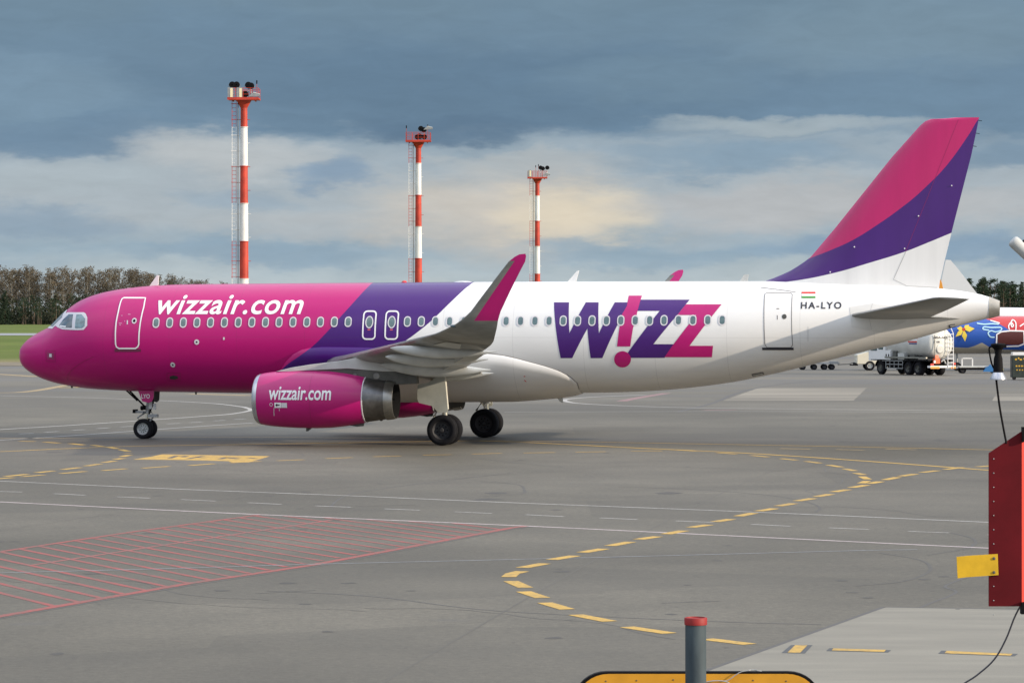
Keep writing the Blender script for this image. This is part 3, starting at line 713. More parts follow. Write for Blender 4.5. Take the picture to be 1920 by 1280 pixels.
decal('logo_letter', [px_list(Z2)], fus_y, M['pink'], lg, .007)
decal('logo_mark', [px_list(Ex)], fus_y, M['pink'], lg, .009)
decal('logo_mark', [px_list(Dt)], fus_y, M['pink'], lg, .009)
# web address, registration, flag
lettering('wizzair.com', 292, 553, 573.5, 589.5, fus_y, M['white_text'], air, .011, bold=.016, shear=.20, space=1.07)
lettering('HA-LYO', 1501.5, 566, 1578, 579, fus_y, M['blackmark'], air, .011, bold=.022, space=1.30)
f1 = px_list([(1503, 547.3), (1529, 547.3), (1529, 551), (1503, 551)]); f2 = px_list([(1503, 551), (1529, 551), (1529, 555.3), (1503, 555.3)]); f3 = px_list([(1503, 555.3), (1529, 555.3), (1529, 559), (1503, 559)])
fl = decal('flag', [f1], fus_y, M['red_mark'], air, .012); decal('flag_stripe', [f2], fus_y, M['white_text'], fl, .012); decal('flag_stripe', [f3], fus_y, M['green_mark'], fl, .012)

# ------------------------------------------------------------------ cockpit glazing (both sides; the front panes are set from y and z)
s_out = px_list([(103.5, 610), (110, 600), (119, 590.5), (127, 585.6), (157.5, 585.6), (161, 588), (164, 595.5), (163.8, 610.5), (157, 618.3), (141, 618.8), (117, 617.4), (108, 613.5)])
paneA = px_list([(111, 610.6), (119, 599), (129.5, 589.4), (137.6, 589.4), (134.8, 614.6), (117.5, 614)]); paneB = px_list([(143.5, 589.8), (153.5, 589.6), (160.2, 597.7), (159, 611.5), (154, 615.2), (140.8, 615.2)])
cw = decal('cockpit_surround', [s_out], fus_y, M['rim_grey'], air, .010, .06)
decal('cockpit_window', [paneA], fus_y, M['cockpit'], cw, .018, .06); decal('cockpit_window', [paneB], fus_y, mat('blind_behind_glass', (.16, .27, .31), .15, 0, .6, .5, 5), cw, .018, .06)
stroke('wiper', [px_list([(113, 611.5), (124, 612.5)])], .05, fus_y, M['white_text'], cw, .024)
def nose_x(y, z):
    lo, hi_ = 0.02, 7.0
    for _ in range(30):
        m_ = (lo+hi_)/2; zc, hz, hw = fsec(m_)
        if (y/hw)**2+((z-zc)/hz)**2 > 1: lo = m_
        else: hi_ = m_
    return lo
def front_patch(name, pts, off, m_, parent):
    """pts in (y, z), pushed along x on to the nose"""
    bm = bmesh.new(); vs = [bm.verts.new((y, z, 0)) for y, z in pts]; bm.faces.new(vs)
    for ax in (0, 1):
        for k in range(-30, 80):
            c = k*.07+.013; co = [0, 0, 0]; co[ax] = c; no = [0, 0, 0]; no[ax] = 1
            bmesh.ops.bisect_plane(bm, geom=bm.verts[:]+bm.edges[:]+bm.faces[:], plane_co=co, plane_no=no, dist=1e-6)
    for v in bm.verts:
        y, z = v.co.x, v.co.y; v.co = (nose_x(y, z)-off, y, z+off*.6)
    me = bpy.data.meshes.new(name); bm.to_mesh(me); bm.free(); me.materials.append(m_); o = bpy.data.objects.new(name, me); COL.objects.link(o); o.parent = parent
    return o
for s in (-1, 1):
    front_patch('cockpit_surround', [(s*.0, 4.28), (s*.60, 4.24), (s*1.02, 4.22), (s*1.12, 4.70), (s*.62, 4.95), (s*0, 4.98)], .012, M['rim_grey'], air)
    front_patch('cockpit_window', [(s*.05, 4.36), (s*.62, 4.32), (s*.92, 4.31), (s*.96, 4.66), (s*.55, 4.86), (s*.05, 4.90)], .022, M['cockpit'], air)

# ------------------------------------------------------------------ antennas and roof fittings
def blade_ant(pxs, name='blade_antenna', m_='white', th=.03, y=0):
    p = [P2L(u, v, y) for u, v in pxs]; mb = MB(); mb.prism(p, y-th, y+th); return mb.build(name, M[m_], air)
blade_ant([(280, 537), (295, 515.5), (298, 516.5), (296.5, 536)]); blade_ant([(1064, 528.5), (1082, 508), (1086, 507), (1080, 528.5)]); blade_ant([(1387, 528), (1395, 515), (1404, 514.5), (1401, 528)], m_='light_grey')
blade_ant([(236, 541), (241, 539.4), (247, 539)], th=.05); blade_ant([(1037, 735), (1055, 736), (1055.5, 755), (1049.5, 752)], 'drain_mast', 'light_grey')
blade_ant([(1026, 737), (1037, 741), (1048, 737)], 'drain_mast', 'dark_grey'); blade_ant([(133, 722), (137, 723), (136, 727), (133.5, 727)], 'drain_mast', 'dark_grey'); blade_ant([(366, 735), (369, 735), (368.5, 739.5), (366.5, 739)], 'drain_mast', 'dark_grey')
mb = MB(); x, z = P2L(758, 530, 0); mb.lathe([(-.02, .12), (.05, .11), (.10, .07), (.12, 0)], 16, (x, 0, z-.03), 'z'); mb.build('beacon_light', mat('beacon_red', (.55, .02, .02), .25, 0, .5), air, True)
mb = MB(); x, z = P2L(868, 528.5, 0); v = []
for k in range(9):
    t = k/8; v.append((x-.42+.84*t, 0, z-.03+.07*math.sin(math.pi*t)**.6))
mb.add([(a, b+s*.22*math.sin(math.pi*max(.06, min(.94, i/8))), c-.05) for i, (a, b, c) in enumerate(v) for s in (-1, 1)]+[(a, 0, c) for a, b, c in v], [(2*i, 2*i+2, 18+i+1, 18+i) for i in range(8)]+[(2*i+1, 18+i, 18+i+1, 2*i+3) for i in range(8)])
mb.build('antenna_hump', M['white'], air, True)
mb = MB(); x, z = P2L(339, 534, 0); mb.box(x-.02, x+.02, -.02, .02, z-.1, z+.1); mb.build('blade_antenna', M['mid_metal'], air)

# ------------------------------------------------------------------ landing gear
def wheel(name, x, y, r, w, parent, rim, rr):
    t = MB(); h = w/2; pr = [(-h*.80, r*.60), (-h, r*.74), (-h*.98, r*.86), (-h*.80, r*.955), (-h*.45, r*.995), (0, r), (h*.45, r*.995), (h*.80, r*.955), (h*.98, r*.86), (h, r*.74), (h*.80, r*.60)]
    t.lathe(pr, 44, (x, y, r), 'y', 0)
    for gx in (-.45, -.15, .15, .45): t.lathe([(h*gx-.008, r*1.001), (h*gx+.008, r*1.001)], 44, (x, y, r), 'y', 1)
    for s in (-1, 1):
        t.lathe([(s*h*.80, r*.60), (s*h*.62, r*.56), (s*h*.50, r*.50), (s*h*.34, r*.46), (s*h*.30, r*.20), (s*h*.62, r*.17), (s*h*.78, r*.12), (s*h*.80, 0)], 36, (x, y, r), 'y', 2)
        for k in range(9):
            a = 2*math.pi*k/9; t.lathe([(s*h*.36, r*.05), (s*h*.33, r*.055), (s*h*.345, 0)], 8, (x+r*.34*math.cos(a), y, r+r*.34*math.sin(a)), 'y', 3)
            t.lathe([(s*h*.42, r*.012), (s*h*.47, r*.018), (s*h*.47, 0)], 6, (x+r*.53*math.cos(a+.3), y, r+r*.53*math.sin(a+.3)), 'y', 3)
    return t.build(name, [M['tyre'], M['hole'], rim, M['black']], parent, True)
def main_gear(s):
    gy = s*3.795; L_ = MB(); L_.tube([(17.71, gy, .56), (17.71, gy, 1.35)], [.10, .10], 14, 0); L_.tube([(17.71, gy, 1.30), (17.55, gy, 3.0)], [.145, .16], 14, 1)
    L_.tube([(17.71, gy-.58, .56), (17.71, gy+.58, .56)], .075, 10, 1)
    L_.tube([(17.60, gy, .70), (17.30, gy, 1.05), (17.58, gy, 1.45)], .045, 8, 1)           # torque link
    L_.tube([(17.60, gy-s*.1, 1.85), (17.2, gy-s*1.9, 2.35)], .07, 8, 1)                      # side stay
    L_.tube([(17.60, gy+.05, 1.5), (17.05, gy+.02, 2.7)], .05, 8, 1)
    L_.tube([(17.60, gy+.14, .7), (17.56, gy+.15, 1.6), (17.5, gy+.1, 2.4)], .018, 6, 2)
    o = L_.build('main_landing_gear', [M['chrome'], mat('gear_leg_paint', (.62, .60, .52), .4, .2, 0, .15, 3), M['black']], air, True)
    wheel('wheel', 17.71, gy-.44, .56, .40, o, M['rim_dark'], 0); wheel('wheel', 17.71, gy+.44, .56, .40, o, M['rim_dark'], 0)
    dm = MB(); yd = gy+s*.30
    pl = [P2L(u, v, -4.1) for u, v in [(783, 722), (786, 720), (803, 717), (832, 699), (833.5, 700), (840, 769), (838, 773), (822, 774), (818, 769), (811, 761), (786, 755), (782.5, 748)]]
    dm.prism(pl, yd-.02, yd+.02); d = dm.build('gear_door', M['door_grey'], o)
    # fuselage side door hanging under the belly on the far side
    return o
main_gear(-1); main_gear(1)
mb = MB(); mb.prism([P2L(u, v, 1.0) for u, v in [(838, 738), (873, 738), (873, 752), (869, 761), (838, 767)]], 1.0, 1.06); mb.build('gear_bay_door', M['dark_grey'], air)
# nose gear
ng = MB(); gx = 5.07
ng.tube([(gx, 0, .38), (gx+.10, 0, 1.12)], .055, 12, 0); ng.tube([(gx+.08, 0, .98), (gx+.26, 0, 2.2)], [.085, .11], 12, 1)
ng.tube([(gx, -.33, .385), (gx, .33, .385)], .05, 10, 1)
ng.tube([(gx-.06, -.03, .55), (gx-.32, 0, .80), (gx+.02, .03, 1.02)], .035, 8, 1); ng.tube([(gx+.14, 0, .62), (gx+.34, 0, .86), (gx+.2, 0, 1.08)], .032, 8, 1)
ng.box(gx-.42, gx-.05, -.12, .12, .98, 1.06, 1); ng.box(gx-.45, gx-.36, -.2, .2, .98, 1.12, 2); ng.box(gx+.12, gx+.50, -.10, .10, .82, .94, 1)
ng.lathe([(-.1, .02), (-.09, .085), (0, .09), (.04, .05)], 14, (gx-.02, -.22, 1.18), 'x', 2); ng.lathe([(-.1, .02), (-.09, .085), (0, .09), (.04, .05)], 14, (gx-.02, .22, 1.18), 'x', 2)
ng.tube([(gx-.75, 0, 1.95), (gx-.02, 0, 1.22)], .035, 8, 2); ng.tube([(gx-.75, -.2, 1.90), (gx-.30, -.05, 1.45)], .03, 8, 2); ng.tube([(gx+.14, 0, .95), (gx+.3, 0, 1.35), (gx+.28, 0, 1.9)], .045, 8, 2)
ng.box(gx+.22, gx+.34, -.28, -.2, 1.15, 1.42, 3); ng.box(gx+.40, gx+.50, -.28, -.2, 1.12, 1.35, 3)
o = ng.build('nose_landing_gear', [M['chrome'], M['steel'], M['black'], M['light_grey']], air, True)
wheel('wheel', gx, -.26, .385, .22, o, M['rim_light'], 0); wheel('wheel', gx, .26, .385, .22, o, M['rim_light'], 0)
db = MB(); pl = [P2L(u, v, -.45) for u, v in [(259, 732), (289, 732), (288, 745), (285, 752), (279, 755), (267, 752), (263.5, 743)]]; db.prism(pl, -.47, -.43); d = db.build('gear_door', M['pink'], o); tag(d, 'magenta nose gear door')
flat_y = lambda x, z: -.475
lettering('LYO', 265, 738.5, 281, 746.5, flat_y, M['white_text'], d, .004, y0=-.475, bold=.02)
db = MB(); db.prism([P2L(u, v, .45) for u, v in [(284, 732), (299.5, 732), (298.5, 750), (294, 754), (287, 752)]], .43, .47); db.build('gear_door', M['dark_grey'], o)


# ------------------------------------------------------------------ ground
def asphalt_material():
    m_ = bpy.data.materials.new('asphalt'); m_.use_nodes = True; t = m_.node_tree; b = t.nodes['Principled BSDF']; q = NG(t)
    co = q.n('ShaderNodeTexCoord').outputs['Object']
    big = q.noise(q.map(co, (.035, .035, 1)), 1.0, 6, .6); med = q.noise(q.map(co, (.35, .35, 1)), 1.0, 6, .62); fine = q.noise(co, 26.0, 3, .7); grit = q.noise(co, 7.0, 5, .75)
    col = q.mix(q.ramp(big, [(.40, 0.0), (.60, 1.0)]), (.088, .079, .058), (.152, .137, .104))
    col = q.mix(q.m('MULTIPLY', q.ramp(med, [(.40, 0.0), (.72, 1.0)]), .45), col, (.075, .069, .054))
    col = q.mix(.9, col, q.ramp(fine, [(.25, .36), (.5, .5), (.78, .66)]), 'OVERLAY')
    col = q.mix(.9, col, q.ramp(grit, [(.25, .32), (.5, .5), (.75, .70)]), 'OVERLAY')
    # rubber swept along the taxi line, oil spots
    sp = q.n('ShaderNodeSeparateXYZ', {0: co}).outputs
    tyre = q.noise(q.map(co, (.02, .9, 1)), 1.0, 4, .55); near = q.m('SUBTRACT', 1.0, q.m('DIVIDE', q.m('ABSOLUTE', q.m('SUBTRACT', sp[1], 120.5)), 6.5), clamp=True)
    col = q.mix(q.m('MULTIPLY', q.m('MULTIPLY', q.ramp(tyre, [(.35, 0.2), (.65, 1.0)]), near), .50), col, (.085, .078, .074))
    spots = q.ramp(q.noise(q.map(co, (.5, .5, 1), (3, 7, 0)), 1.0, 2, .5), [(.70, 0.0), (.78, 1.0)]); col = q.mix(q.m('MULTIPLY', spots, .35), col, (.10, .095, .09))
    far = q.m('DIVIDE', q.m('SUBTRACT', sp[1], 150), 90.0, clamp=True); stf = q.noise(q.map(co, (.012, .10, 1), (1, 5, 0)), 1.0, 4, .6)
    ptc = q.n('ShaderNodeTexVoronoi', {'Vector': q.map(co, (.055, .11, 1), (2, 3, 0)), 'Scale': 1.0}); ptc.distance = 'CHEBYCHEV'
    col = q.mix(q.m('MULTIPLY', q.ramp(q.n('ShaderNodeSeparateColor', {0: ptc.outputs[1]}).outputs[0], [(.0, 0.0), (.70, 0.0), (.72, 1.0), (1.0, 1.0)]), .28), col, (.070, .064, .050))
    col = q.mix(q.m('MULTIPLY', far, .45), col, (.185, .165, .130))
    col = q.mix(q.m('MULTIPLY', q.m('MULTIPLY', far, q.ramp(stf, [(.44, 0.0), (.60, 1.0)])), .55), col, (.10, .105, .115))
    t.links.new(col, b.inputs['Base Color']); b.inputs['Roughness'].default_value = .72; b.inputs['Specular IOR Level'].default_value = .45
    bn = q.n('ShaderNodeBump', {'Height': fine, 'Strength': .35, 'Distance': .01}); t.links.new(bn.outputs[0], b.inputs['Normal'])
    return m_
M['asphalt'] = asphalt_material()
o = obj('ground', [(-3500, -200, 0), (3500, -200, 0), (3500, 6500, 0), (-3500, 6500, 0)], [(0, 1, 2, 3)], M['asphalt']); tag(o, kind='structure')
def paint(name, col, wear=.5, sc=9.0):
    m_ = bpy.data.materials.new(name); m_.use_nodes = True; t = m_.node_tree; b = t.nodes['Principled BSDF']; q = NG(t)
    co = q.n('ShaderNodeTexCoord').outputs['Object']; nz = q.noise(co, sc, 6, .7); n2 = q.noise(co, .8, 3, .5)
    f_ = q.m('MULTIPLY', q.ramp(q.m('ADD', q.m('MULTIPLY', nz, .7), q.m('MULTIPLY', n2, .3)), [(.42, 0.0), (.62, 1.0)]), wear)
    t.links.new(q.mix(f_, tuple(col), (.11, .10, .08)), b.inputs['Base Color']); b.inputs['Roughness'].default_value = .7
    return m_
P_W = paint('white_line_paint', (.46, .44, .41), .6); P_PK = paint('faded_pink_white_paint', (.56, .47, .46), .5); P_Y = paint('yellow_line_paint', (.62, .38, .065), .6); P_YF = paint('faded_yellow_line_paint', (.40, .29, .14), .6)
P_R = paint('red_line_paint', (.36, .070, .060), .9); P_RF = paint('faded_red_paint', (.36, .10, .09), .75); P_G = paint('faint_grey_line_paint', (.30, .31, .33), .5); P_D = paint('dark_bitumen', (.09, .085, .08), .35)
P_K = paint('black_marking_edge', (.07, .075, .08), .2); P_WF = paint('faded_white_line_paint', (.36, .355, .34), .5)
def gpoly(px, z): return [(*G(u, v), z) for u, v in px]
def smooth_px(px, k=6):
    if len(px) < 3: return px
    out_ = []
    for i in range(len(px)-1):
        p0, p1, p2, p3 = px[max(i-1, 0)], px[i], px[i+1], px[min(i+2, len(px)-1)]
        for j in range(k):
            t = j/k; out_.append(tuple(.5*((2*p1[c])+(-p0[c]+p2[c])*t+(2*p0[c]-5*p1[c]+4*p2[c]-p3[c])*t*t+(-p0[c]+3*p1[c]-3*p2[c]+p3[c])*t**3) for c in (0, 1)))
    return out_+[px[-1]]
def ribbon(mb, gp, w, z):
    vs = []; n = len(gp)
    for i in range(n):
        a = Vector(gp[max(i-1, 0)][:2]); b = Vector(gp[min(i+1, n-1)][:2]); t = (b-a).normalized(); nn = Vector((-t.y, t.x))*w/2; p = Vector(gp[i][:2])
        vs += [(p.x+nn.x, p.y+nn.y, z), (p.x-nn.x, p.y-nn.y, z)]
    mb.add(vs, [(2*i, 2*i+1, 2*i+3, 2*i+2) for i in range(n-1)])
def marking(name, lines, w, m_, z=.012, smooth=True):
    mb = MB(); z *= .3
    for l in lines: ribbon(mb, gpoly(smooth_px(l) if smooth else l, z), w, z)
    o_ = obj(name, mb.v, mb.f, m_)
    bm = bmesh.new(); bm.from_mesh(o_.data)
    for f_ in bm.faces:
        f_.normal_update()
        if f_.normal.z < 0: f_.normal_flip()
    bm.to_mesh(o_.data); bm.free()
    return tag(o_, kind='structure')
def Q(pts, ox, oy, s): return [(ox+a/s, oy+b/s) for a, b in pts]
# concrete slabs
M['concrete'] = mat('concrete', (.235, .220, .180), .85, 0, 0, .14, .8, .2, 18, stretch=(.5, 2.0, 1))
def slab(name, px, m_, z):
    o_ = MB().prism([G(u, v) for u, v in px], -.10, z*.3, 'xy').build(name, m_); return tag(o_, kind='structure')
slab('concrete_apron', [(1240, 1310), (1320, 1258), (1657, 1137.5), (1860, 1141), (2250, 1149), (2500, 1310)], M['concrete'], .006)
M['pale_conc'] = mat('pale_concrete', (.235, .212, .17), .85, 0, 0, .40, .15, stretch=(.3, 1.5, 1))
for px in ([(1355, 751), (1422, 727), (1625, 727), (1600, 751)], [(1860, 751), (1868, 738), (2050, 738), (2050, 751)]): slab('concrete_patch', px, M['pale_conc'], .006)
M['wet'] = mat('blue_grey_patch', (.15, .16, .18), .55, 0, 0, .25, .2, stretch=(.3, 1.5, 1))
#slab('asphalt_patch', [(1625, 749), (1650, 727), (1868, 727), (1858, 749)], M['wet'], .005)
# joints and cracks
marking('ground_crack', [[(1240, 1310), (1320, 1258), (1657, 1137.5)], [(1657, 1137.5), (1860, 1141), (2050, 1145)]], .08, P_D, .010, False)
marking('ground_crack', [[(1725, 1139), (1750, 1128), (1780, 1117), (1793, 1108), (1772, 1100), (1790, 1090), (1820, 1080)], [(620, 950), (632, 938), (655, 927), (700, 918), (800, 905), (960, 886)], [(590, 945), (680, 948), (780, 946)], [(500, 1107), (700, 1118), (900, 1142), (1120, 1155), (1380, 1166), (1540, 1170)], [(1240, 1130), (1350, 1126)], [(480, 1112), (590, 1106)]], .055, P_D, .009)
marking('tyre_mark', [[(1160, 912), (1300, 917), (1440, 928), (1510, 940), (1537, 951), (1530, 960)], [(1650, 1036), (1720, 1048), (1743, 1060), (1738, 1074), (1690, 1090), (1600, 1098)], [(900, 902), (970, 908), (983, 918), (975, 926), (900, 930)], [(1780, 998), (1822, 1008), (1828, 1020), (1800, 1030), (1740, 1040)], [(900, 860), (1040, 875), (1050, 874)]], .07, paint('tyre_rubber_mark', (.075, .07, .06), .6), .008)
marking('ground_crack', [[(1270, 772), (1335, 756), (1385, 736), (1450, 722), (1550, 712)]], .25, P_D, .009)
st_ = MB(); rs = random.Random(21)
for _ in range(150):
    Yq = rs.uniform(44, 150); Xq = rs.uniform(-.17, .17)*Yq; rq = rs.uniform(.03, .16)*(1 if rs.random() < .9 else 3); n_ = 9
    st_.add([(Xq+rq*rs.uniform(.6, 1.3)*math.cos(6.283*k/n_), Yq+rq*1.2*rs.uniform(.6, 1.3)*math.sin(6.283*k/n_), .0022) for k in range(n_)], [tuple(range(n_))])
ck = MB()
for _ in range(16):
    Yq = rs.uniform(46, 118); Xq = rs.uniform(-.15, .15)*Yq; hd = rs.uniform(0, 3.14); pt = [(Xq, Yq, 0)]
    for _k in range(rs.randrange(10, 34)):
        hd += rs.uniform(-.5, .5); pt.append((pt[-1][0]+.35*math.cos(hd), pt[-1][1]+.6*math.sin(hd), 0))
    ribbon(ck, pt, rs.uniform(.02, .045), .0026)
tag(obj('ground_crack', ck.v, ck.f, P_D), kind='structure')
tag(obj('oil_spots', st_.v, st_.f, paint('oil_spot', (.055, .050, .042), .5)), 'small dark oil drips scattered over the apron', 'oil stains', kind='stuff')
marking('repaired_seam', [[(-40, 884), (300, 890), (700, 884), (1200, 873), (1900, 905)], [(-40, 1000), (400, 938), (900, 893), (1250, 869)], [(700, 1290), (1060, 1080), (1330, 935), (1500, 862)]], .035, paint('sealed_seam', (.095, .086, .068), .6), .006)
# white lines of the apron road
marking('apron_line', [Q([(-60, 200), (0, 203), (640, 232), (1310, 258), (1920, 284)], 0, 800, 2)+[(1400, 959), (1860, 979), (2000, 985)]], .16, P_W)
marking('apron_line', [[(-30, 939), (0, 940.5), (470, 963.5), (960, 984.5), (1400, 1005.5), (1860, 1027.5), (2000, 1034)]], .17, P_PK)
dz_ = Q([(-38, 241), (42*2, 244)], 0, 800, 2), Q([(200, 250), (320, 256)], 0, 800, 2), Q([(438, 262), (562, 267)], 0, 800, 2), Q([(678, 272), (808, 278)], 0, 800, 2), Q([(930, 284), (1055, 290)], 0, 800, 2), Q([(1184, 296), (1318, 301)], 0, 800, 2), Q([(1442, 307), (1575, 312)], 0, 800, 2), Q([(1706, 318), (1843, 324)], 0, 800, 2), Q([(172, 329), (315, 336)], 900, 800, 2), Q([(450, 341), (590, 347)], 900, 800, 2), Q([(732, 352), (878, 358)], 900, 800, 2), Q([(1018, 365), (1165, 372)], 900, 800, 2), Q([(1308, 378), (1458, 384)], 900, 800, 2), Q([(1606, 391), (1760, 397)], 900, 800, 2), Q([(1905, 404), (2060, 411)], 900, 800, 2)
marking('dashed_line', list(dz_), .13, P_W, .012, False)
marking('faint_line', [[(-30, 1074.5), (0, 1073.5), (300, 1066), (600, 1057), (960, 1048.5), (1300, 1040), (1600, 1032), (1720, 1030)]], .09, P_G, .016)
# red hatched no-parking area
marking('red_border_line', [[(-200, 1063), (0, 1034), (240, 998), (485, 965)]], .16, P_R, .014, False)
marking('red_border_line', [[(-140, 1179), (0, 1155), (350, 1094), (585, 1059), (960, 989), (985, 986)]], .20, P_R, .014, False)
marking('dark_seam', [[(-140, 1184), (0, 1159), (350, 1098), (600, 1060.5), (965, 991), (1000, 987)]], .07, P_D, .010, False)
marking('red_border_line', [Q([(120, 518), (450, 468), (900, 400), (1240, 350)], 0, 800, 2)], .12, P_RF, .014, False)
mb = MB(); Au, Bu = Vector(G(-200, 1063)), Vector(G(485, 965)); Al, Bl = Vector(G(-140, 1179)), Vector(G(970, 988)); Cu, Du = Vector(G(485, 965)), Vector(G(985, 986))
dirv = Vector(G(340, 1096))-Vector(G(0, 1018*.0+1060)); dirv = (Vector(G(180, 1123.6))-Vector(G(0, 1082))).normalized(); hs = (Vector(G(96, 1139))-Vector(G(49, 1147))).length; nh = int((Bl-Al).length/hs)
def isect(p, d, a, b):
    e = b-a; den = d.x*e.y-d.y*e.x
    if abs(den) < 1e-9: return None
    w = a-p; t = (w.x*e.y-w.y*e.x)/den; s = (w.x*d.y-w.y*d.x)/den
    return t, s
for k in range(1, nh):
    p = Al+(Bl-Al).normalized()*hs*k
    h1 = isect(p, -dirv, Au, Bu); h2 = isect(p, -dirv, Cu, Du); best = None
    for h in (h1, h2):
        if h and h[0] > 0 and -.001 <= h[1] <= 1.001: best = h[0] if best is None else min(best, h[0])
    if best: e = p-dirv*best; ribbon(mb, [(p.x, p.y, 0), ((p+e).x/2, (p+e).y/2, 0), (e.x, e.y, 0)], .13, .0035)
hat = obj('red_hatching', mb.v, mb.f, P_R); tag(hat, kind='structure')
# yellow guide lines
d1 = Q([(848, 795), (1012, 815)], 900, 800, 2), Q([(550, 750), (712, 774)], 900, 800, 2), Q([(358, 704), (487, 729)], 900, 800, 2), Q([(243, 659), (328, 684)], 900, 800, 2), Q([(163, 617), (235, 641)], 900, 800, 2), Q([(115, 578), (172, 603)], 900, 800, 2), Q([(107, 563), (122, 550), (160, 541)], 900, 800, 2), Q([(157, 528), (243, 512)], 900, 800, 2), Q([(268, 498), (358, 483)], 900, 800, 2), Q([(383, 471), (465, 457)], 900, 800, 2), Q([(487, 446), (565, 431)], 900, 800, 2), Q([(592, 422), (667, 411)], 900, 800, 2), Q([(697, 402), (765, 389)], 900, 800, 2), Q([(790, 377), (860, 367)], 900, 800, 2), Q([(880, 356), (943, 346)], 900, 800, 2), Q([(968, 335), (1027, 323)], 900, 800, 2), Q([(1043, 316), (1105, 306)], 900, 800, 2), Q([(1118, 297), (1177, 287)], 900, 800, 2), Q([(1188, 278), (1250, 268)], 900, 800, 2), Q([(1262, 262), (1316, 252)], 900, 800, 2), Q([(1325, 244), (1381, 235)], 900, 800, 2), Q([(1391, 228), (1451, 218)], 900, 800, 2), Q([(1458, 213), (1503, 205)], 900, 800, 2), Q([(1517, 199), (1567, 189)], 900, 800, 2), Q([(1577, 185), (1632, 177)], 900, 800, 2), Q([(1657, 171), (1717, 164)], 900, 800, 2), Q([(1745, 160), (1805, 152)], 900, 800, 2), Q([(1865, 150), (1940, 144)], 900, 800, 2)
marking('yellow_dashed_line', list(d1), .27, P_Y, .018, False)
d2 = Q([(1428, 212), (1452, 203)], 900, 800, 2), Q([(1455, 197), (1432, 186)], 900, 800, 2), Q([(1440, 180), (1408, 173)], 900, 800, 2), Q([(1405, 165), (1368, 157)], 900, 800, 2), Q([(1355, 151), (1307, 143)], 900, 800, 2), Q([(1275, 136), (1222, 129)], 900, 800, 2), Q([(1187, 125), (1130, 119)], 900, 800, 2), Q([(1080, 113), (1018, 107)], 900, 800, 2), Q([(960, 102), (893, 97)], 900, 800, 2), Q([(812, 91), (745, 87)], 900, 800, 2), Q([(683, 90), (565, 91)], 900, 800, 2), Q([(472, 93), (358, 95)], 900, 800, 2), Q([(282, 96), (164, 98)], 900, 800, 2), Q([(82, 99), (-30, 102)], 900, 800, 2), Q([(1695, 104), (1586, 106)], 0, 800, 2), Q([(1503, 109), (1400, 112)], 0, 800, 2), Q([(1320, 115), (1222, 119)], 0, 800, 2), Q([(1140, 123), (1040, 127)], 0, 800, 2), Q([(975, 129), (865, 135)], 0, 800, 2), Q([(803, 138), (711, 145)], 0, 800, 2), Q([(634, 148), (535, 155)], 0, 800, 2), Q([(474, 157), (385, 164)], 0, 800, 2), Q([(320, 167), (228, 175)], 0, 800, 2), Q([(165, 180), (80, 187)], 0, 800, 2), Q([(50, 190), (-40, 197)], 0, 800, 2)
marking('yellow_dashed_line', list(d2), .24, P_Y, .018, False)
d3 = Q([(145, 547), (262, 550)], 0, 690, 4), Q([(330, 554), (445, 562)], 0, 690, 4), Q([(525, 565), (628, 576)], 0, 690, 4), Q([(693, 577), (770, 587)], 0, 690, 4), Q([(815, 592), (880, 605)], 0, 690, 4), Q([(905, 610), (962, 624)], 0, 690, 4), Q([(985, 636), (935, 638)], 0, 690, 4), Q([(975, 650), (915, 664)], 0, 690, 4), Q([(925, 676), (860, 684)], 0, 690, 4), Q([(860, 696), (775, 708)], 0, 690, 4), Q([(750, 718), (645, 734)], 0, 690, 4), Q([(600, 745), (470, 760)], 0, 690, 4), Q([(402, 770), (275, 784)], 0, 690, 4), Q([(205, 795), (40, 812)], 0, 690, 4)
marking('yellow_dashed_line', list(d3), .26, P_Y, .018, False)
marking('yellow_line', [[(-40, 848), (0, 846.5), (225, 837), (475, 832.8), (700, 829), (900, 826), (1100, 828.3), (1500, 835.5), (1855, 843), (2000, 846)]], .22, P_Y, .016)
marking('yellow_line', [[(900, 826.5), (994, 829.5), (1200, 840), (1400, 849.5), (1627, 864.5), (1855, 881.5), (2000, 892)]], .26, P_Y, .020)
marking('worn_yellow_line', [[(-30, 822), (475, 819.5), (800, 823)]], .35, P_YF, .014)
marking('worn_yellow_line', [[(1463, 840.8), (1520, 842)], [(1568, 842.5), (1620, 843.8)], [(1660, 841.5), (1718, 843.0)]], .35, P_YF, .022, False)
slab_px = Q([(1005, 683), (1130, 665), (1215, 647), (1990, 660), (2060, 664), (1990, 690), (1890, 700), (1780, 710), (1740, 705), (1350, 690)], 0, 690, 4)
slab('yellow_stand_marking', [(250, 861), (283, 856), (304, 851.5), (505, 855), (466, 866.5), (434, 866.5), (428, 864), (338, 862)], P_Y, .014)
marking('stand_number', [[(331, 854.5), (318, 859)], [(331, 854.5), (350, 855), (343, 857)], [(352, 860), (366, 857.5), (381, 855)], [(366, 857.5), (386, 858.2)], [(412, 860.5), (424, 857.4), (441, 857.8), (452, 858.2)], [(424, 857.4), (446, 860.2)], [(466, 858), (480, 859.5)]], .18, P_D, .024, False)
marking('yellow_line', [[(-30, 736.5), (0, 736.3), (40, 735), (75, 731), (105, 725.5), (125, 722)]], .7, P_YF, .016); marking('yellow_line', [[(100, 726.5), (150, 726), (160, 724)]], .8, P_Y, .012)
marking('yellow_line', [[(357, 738), (420, 740), (470, 741.5)], [(-20, 701), (0, 701.5), (70, 706)]], 1.0, P_YF, .016)
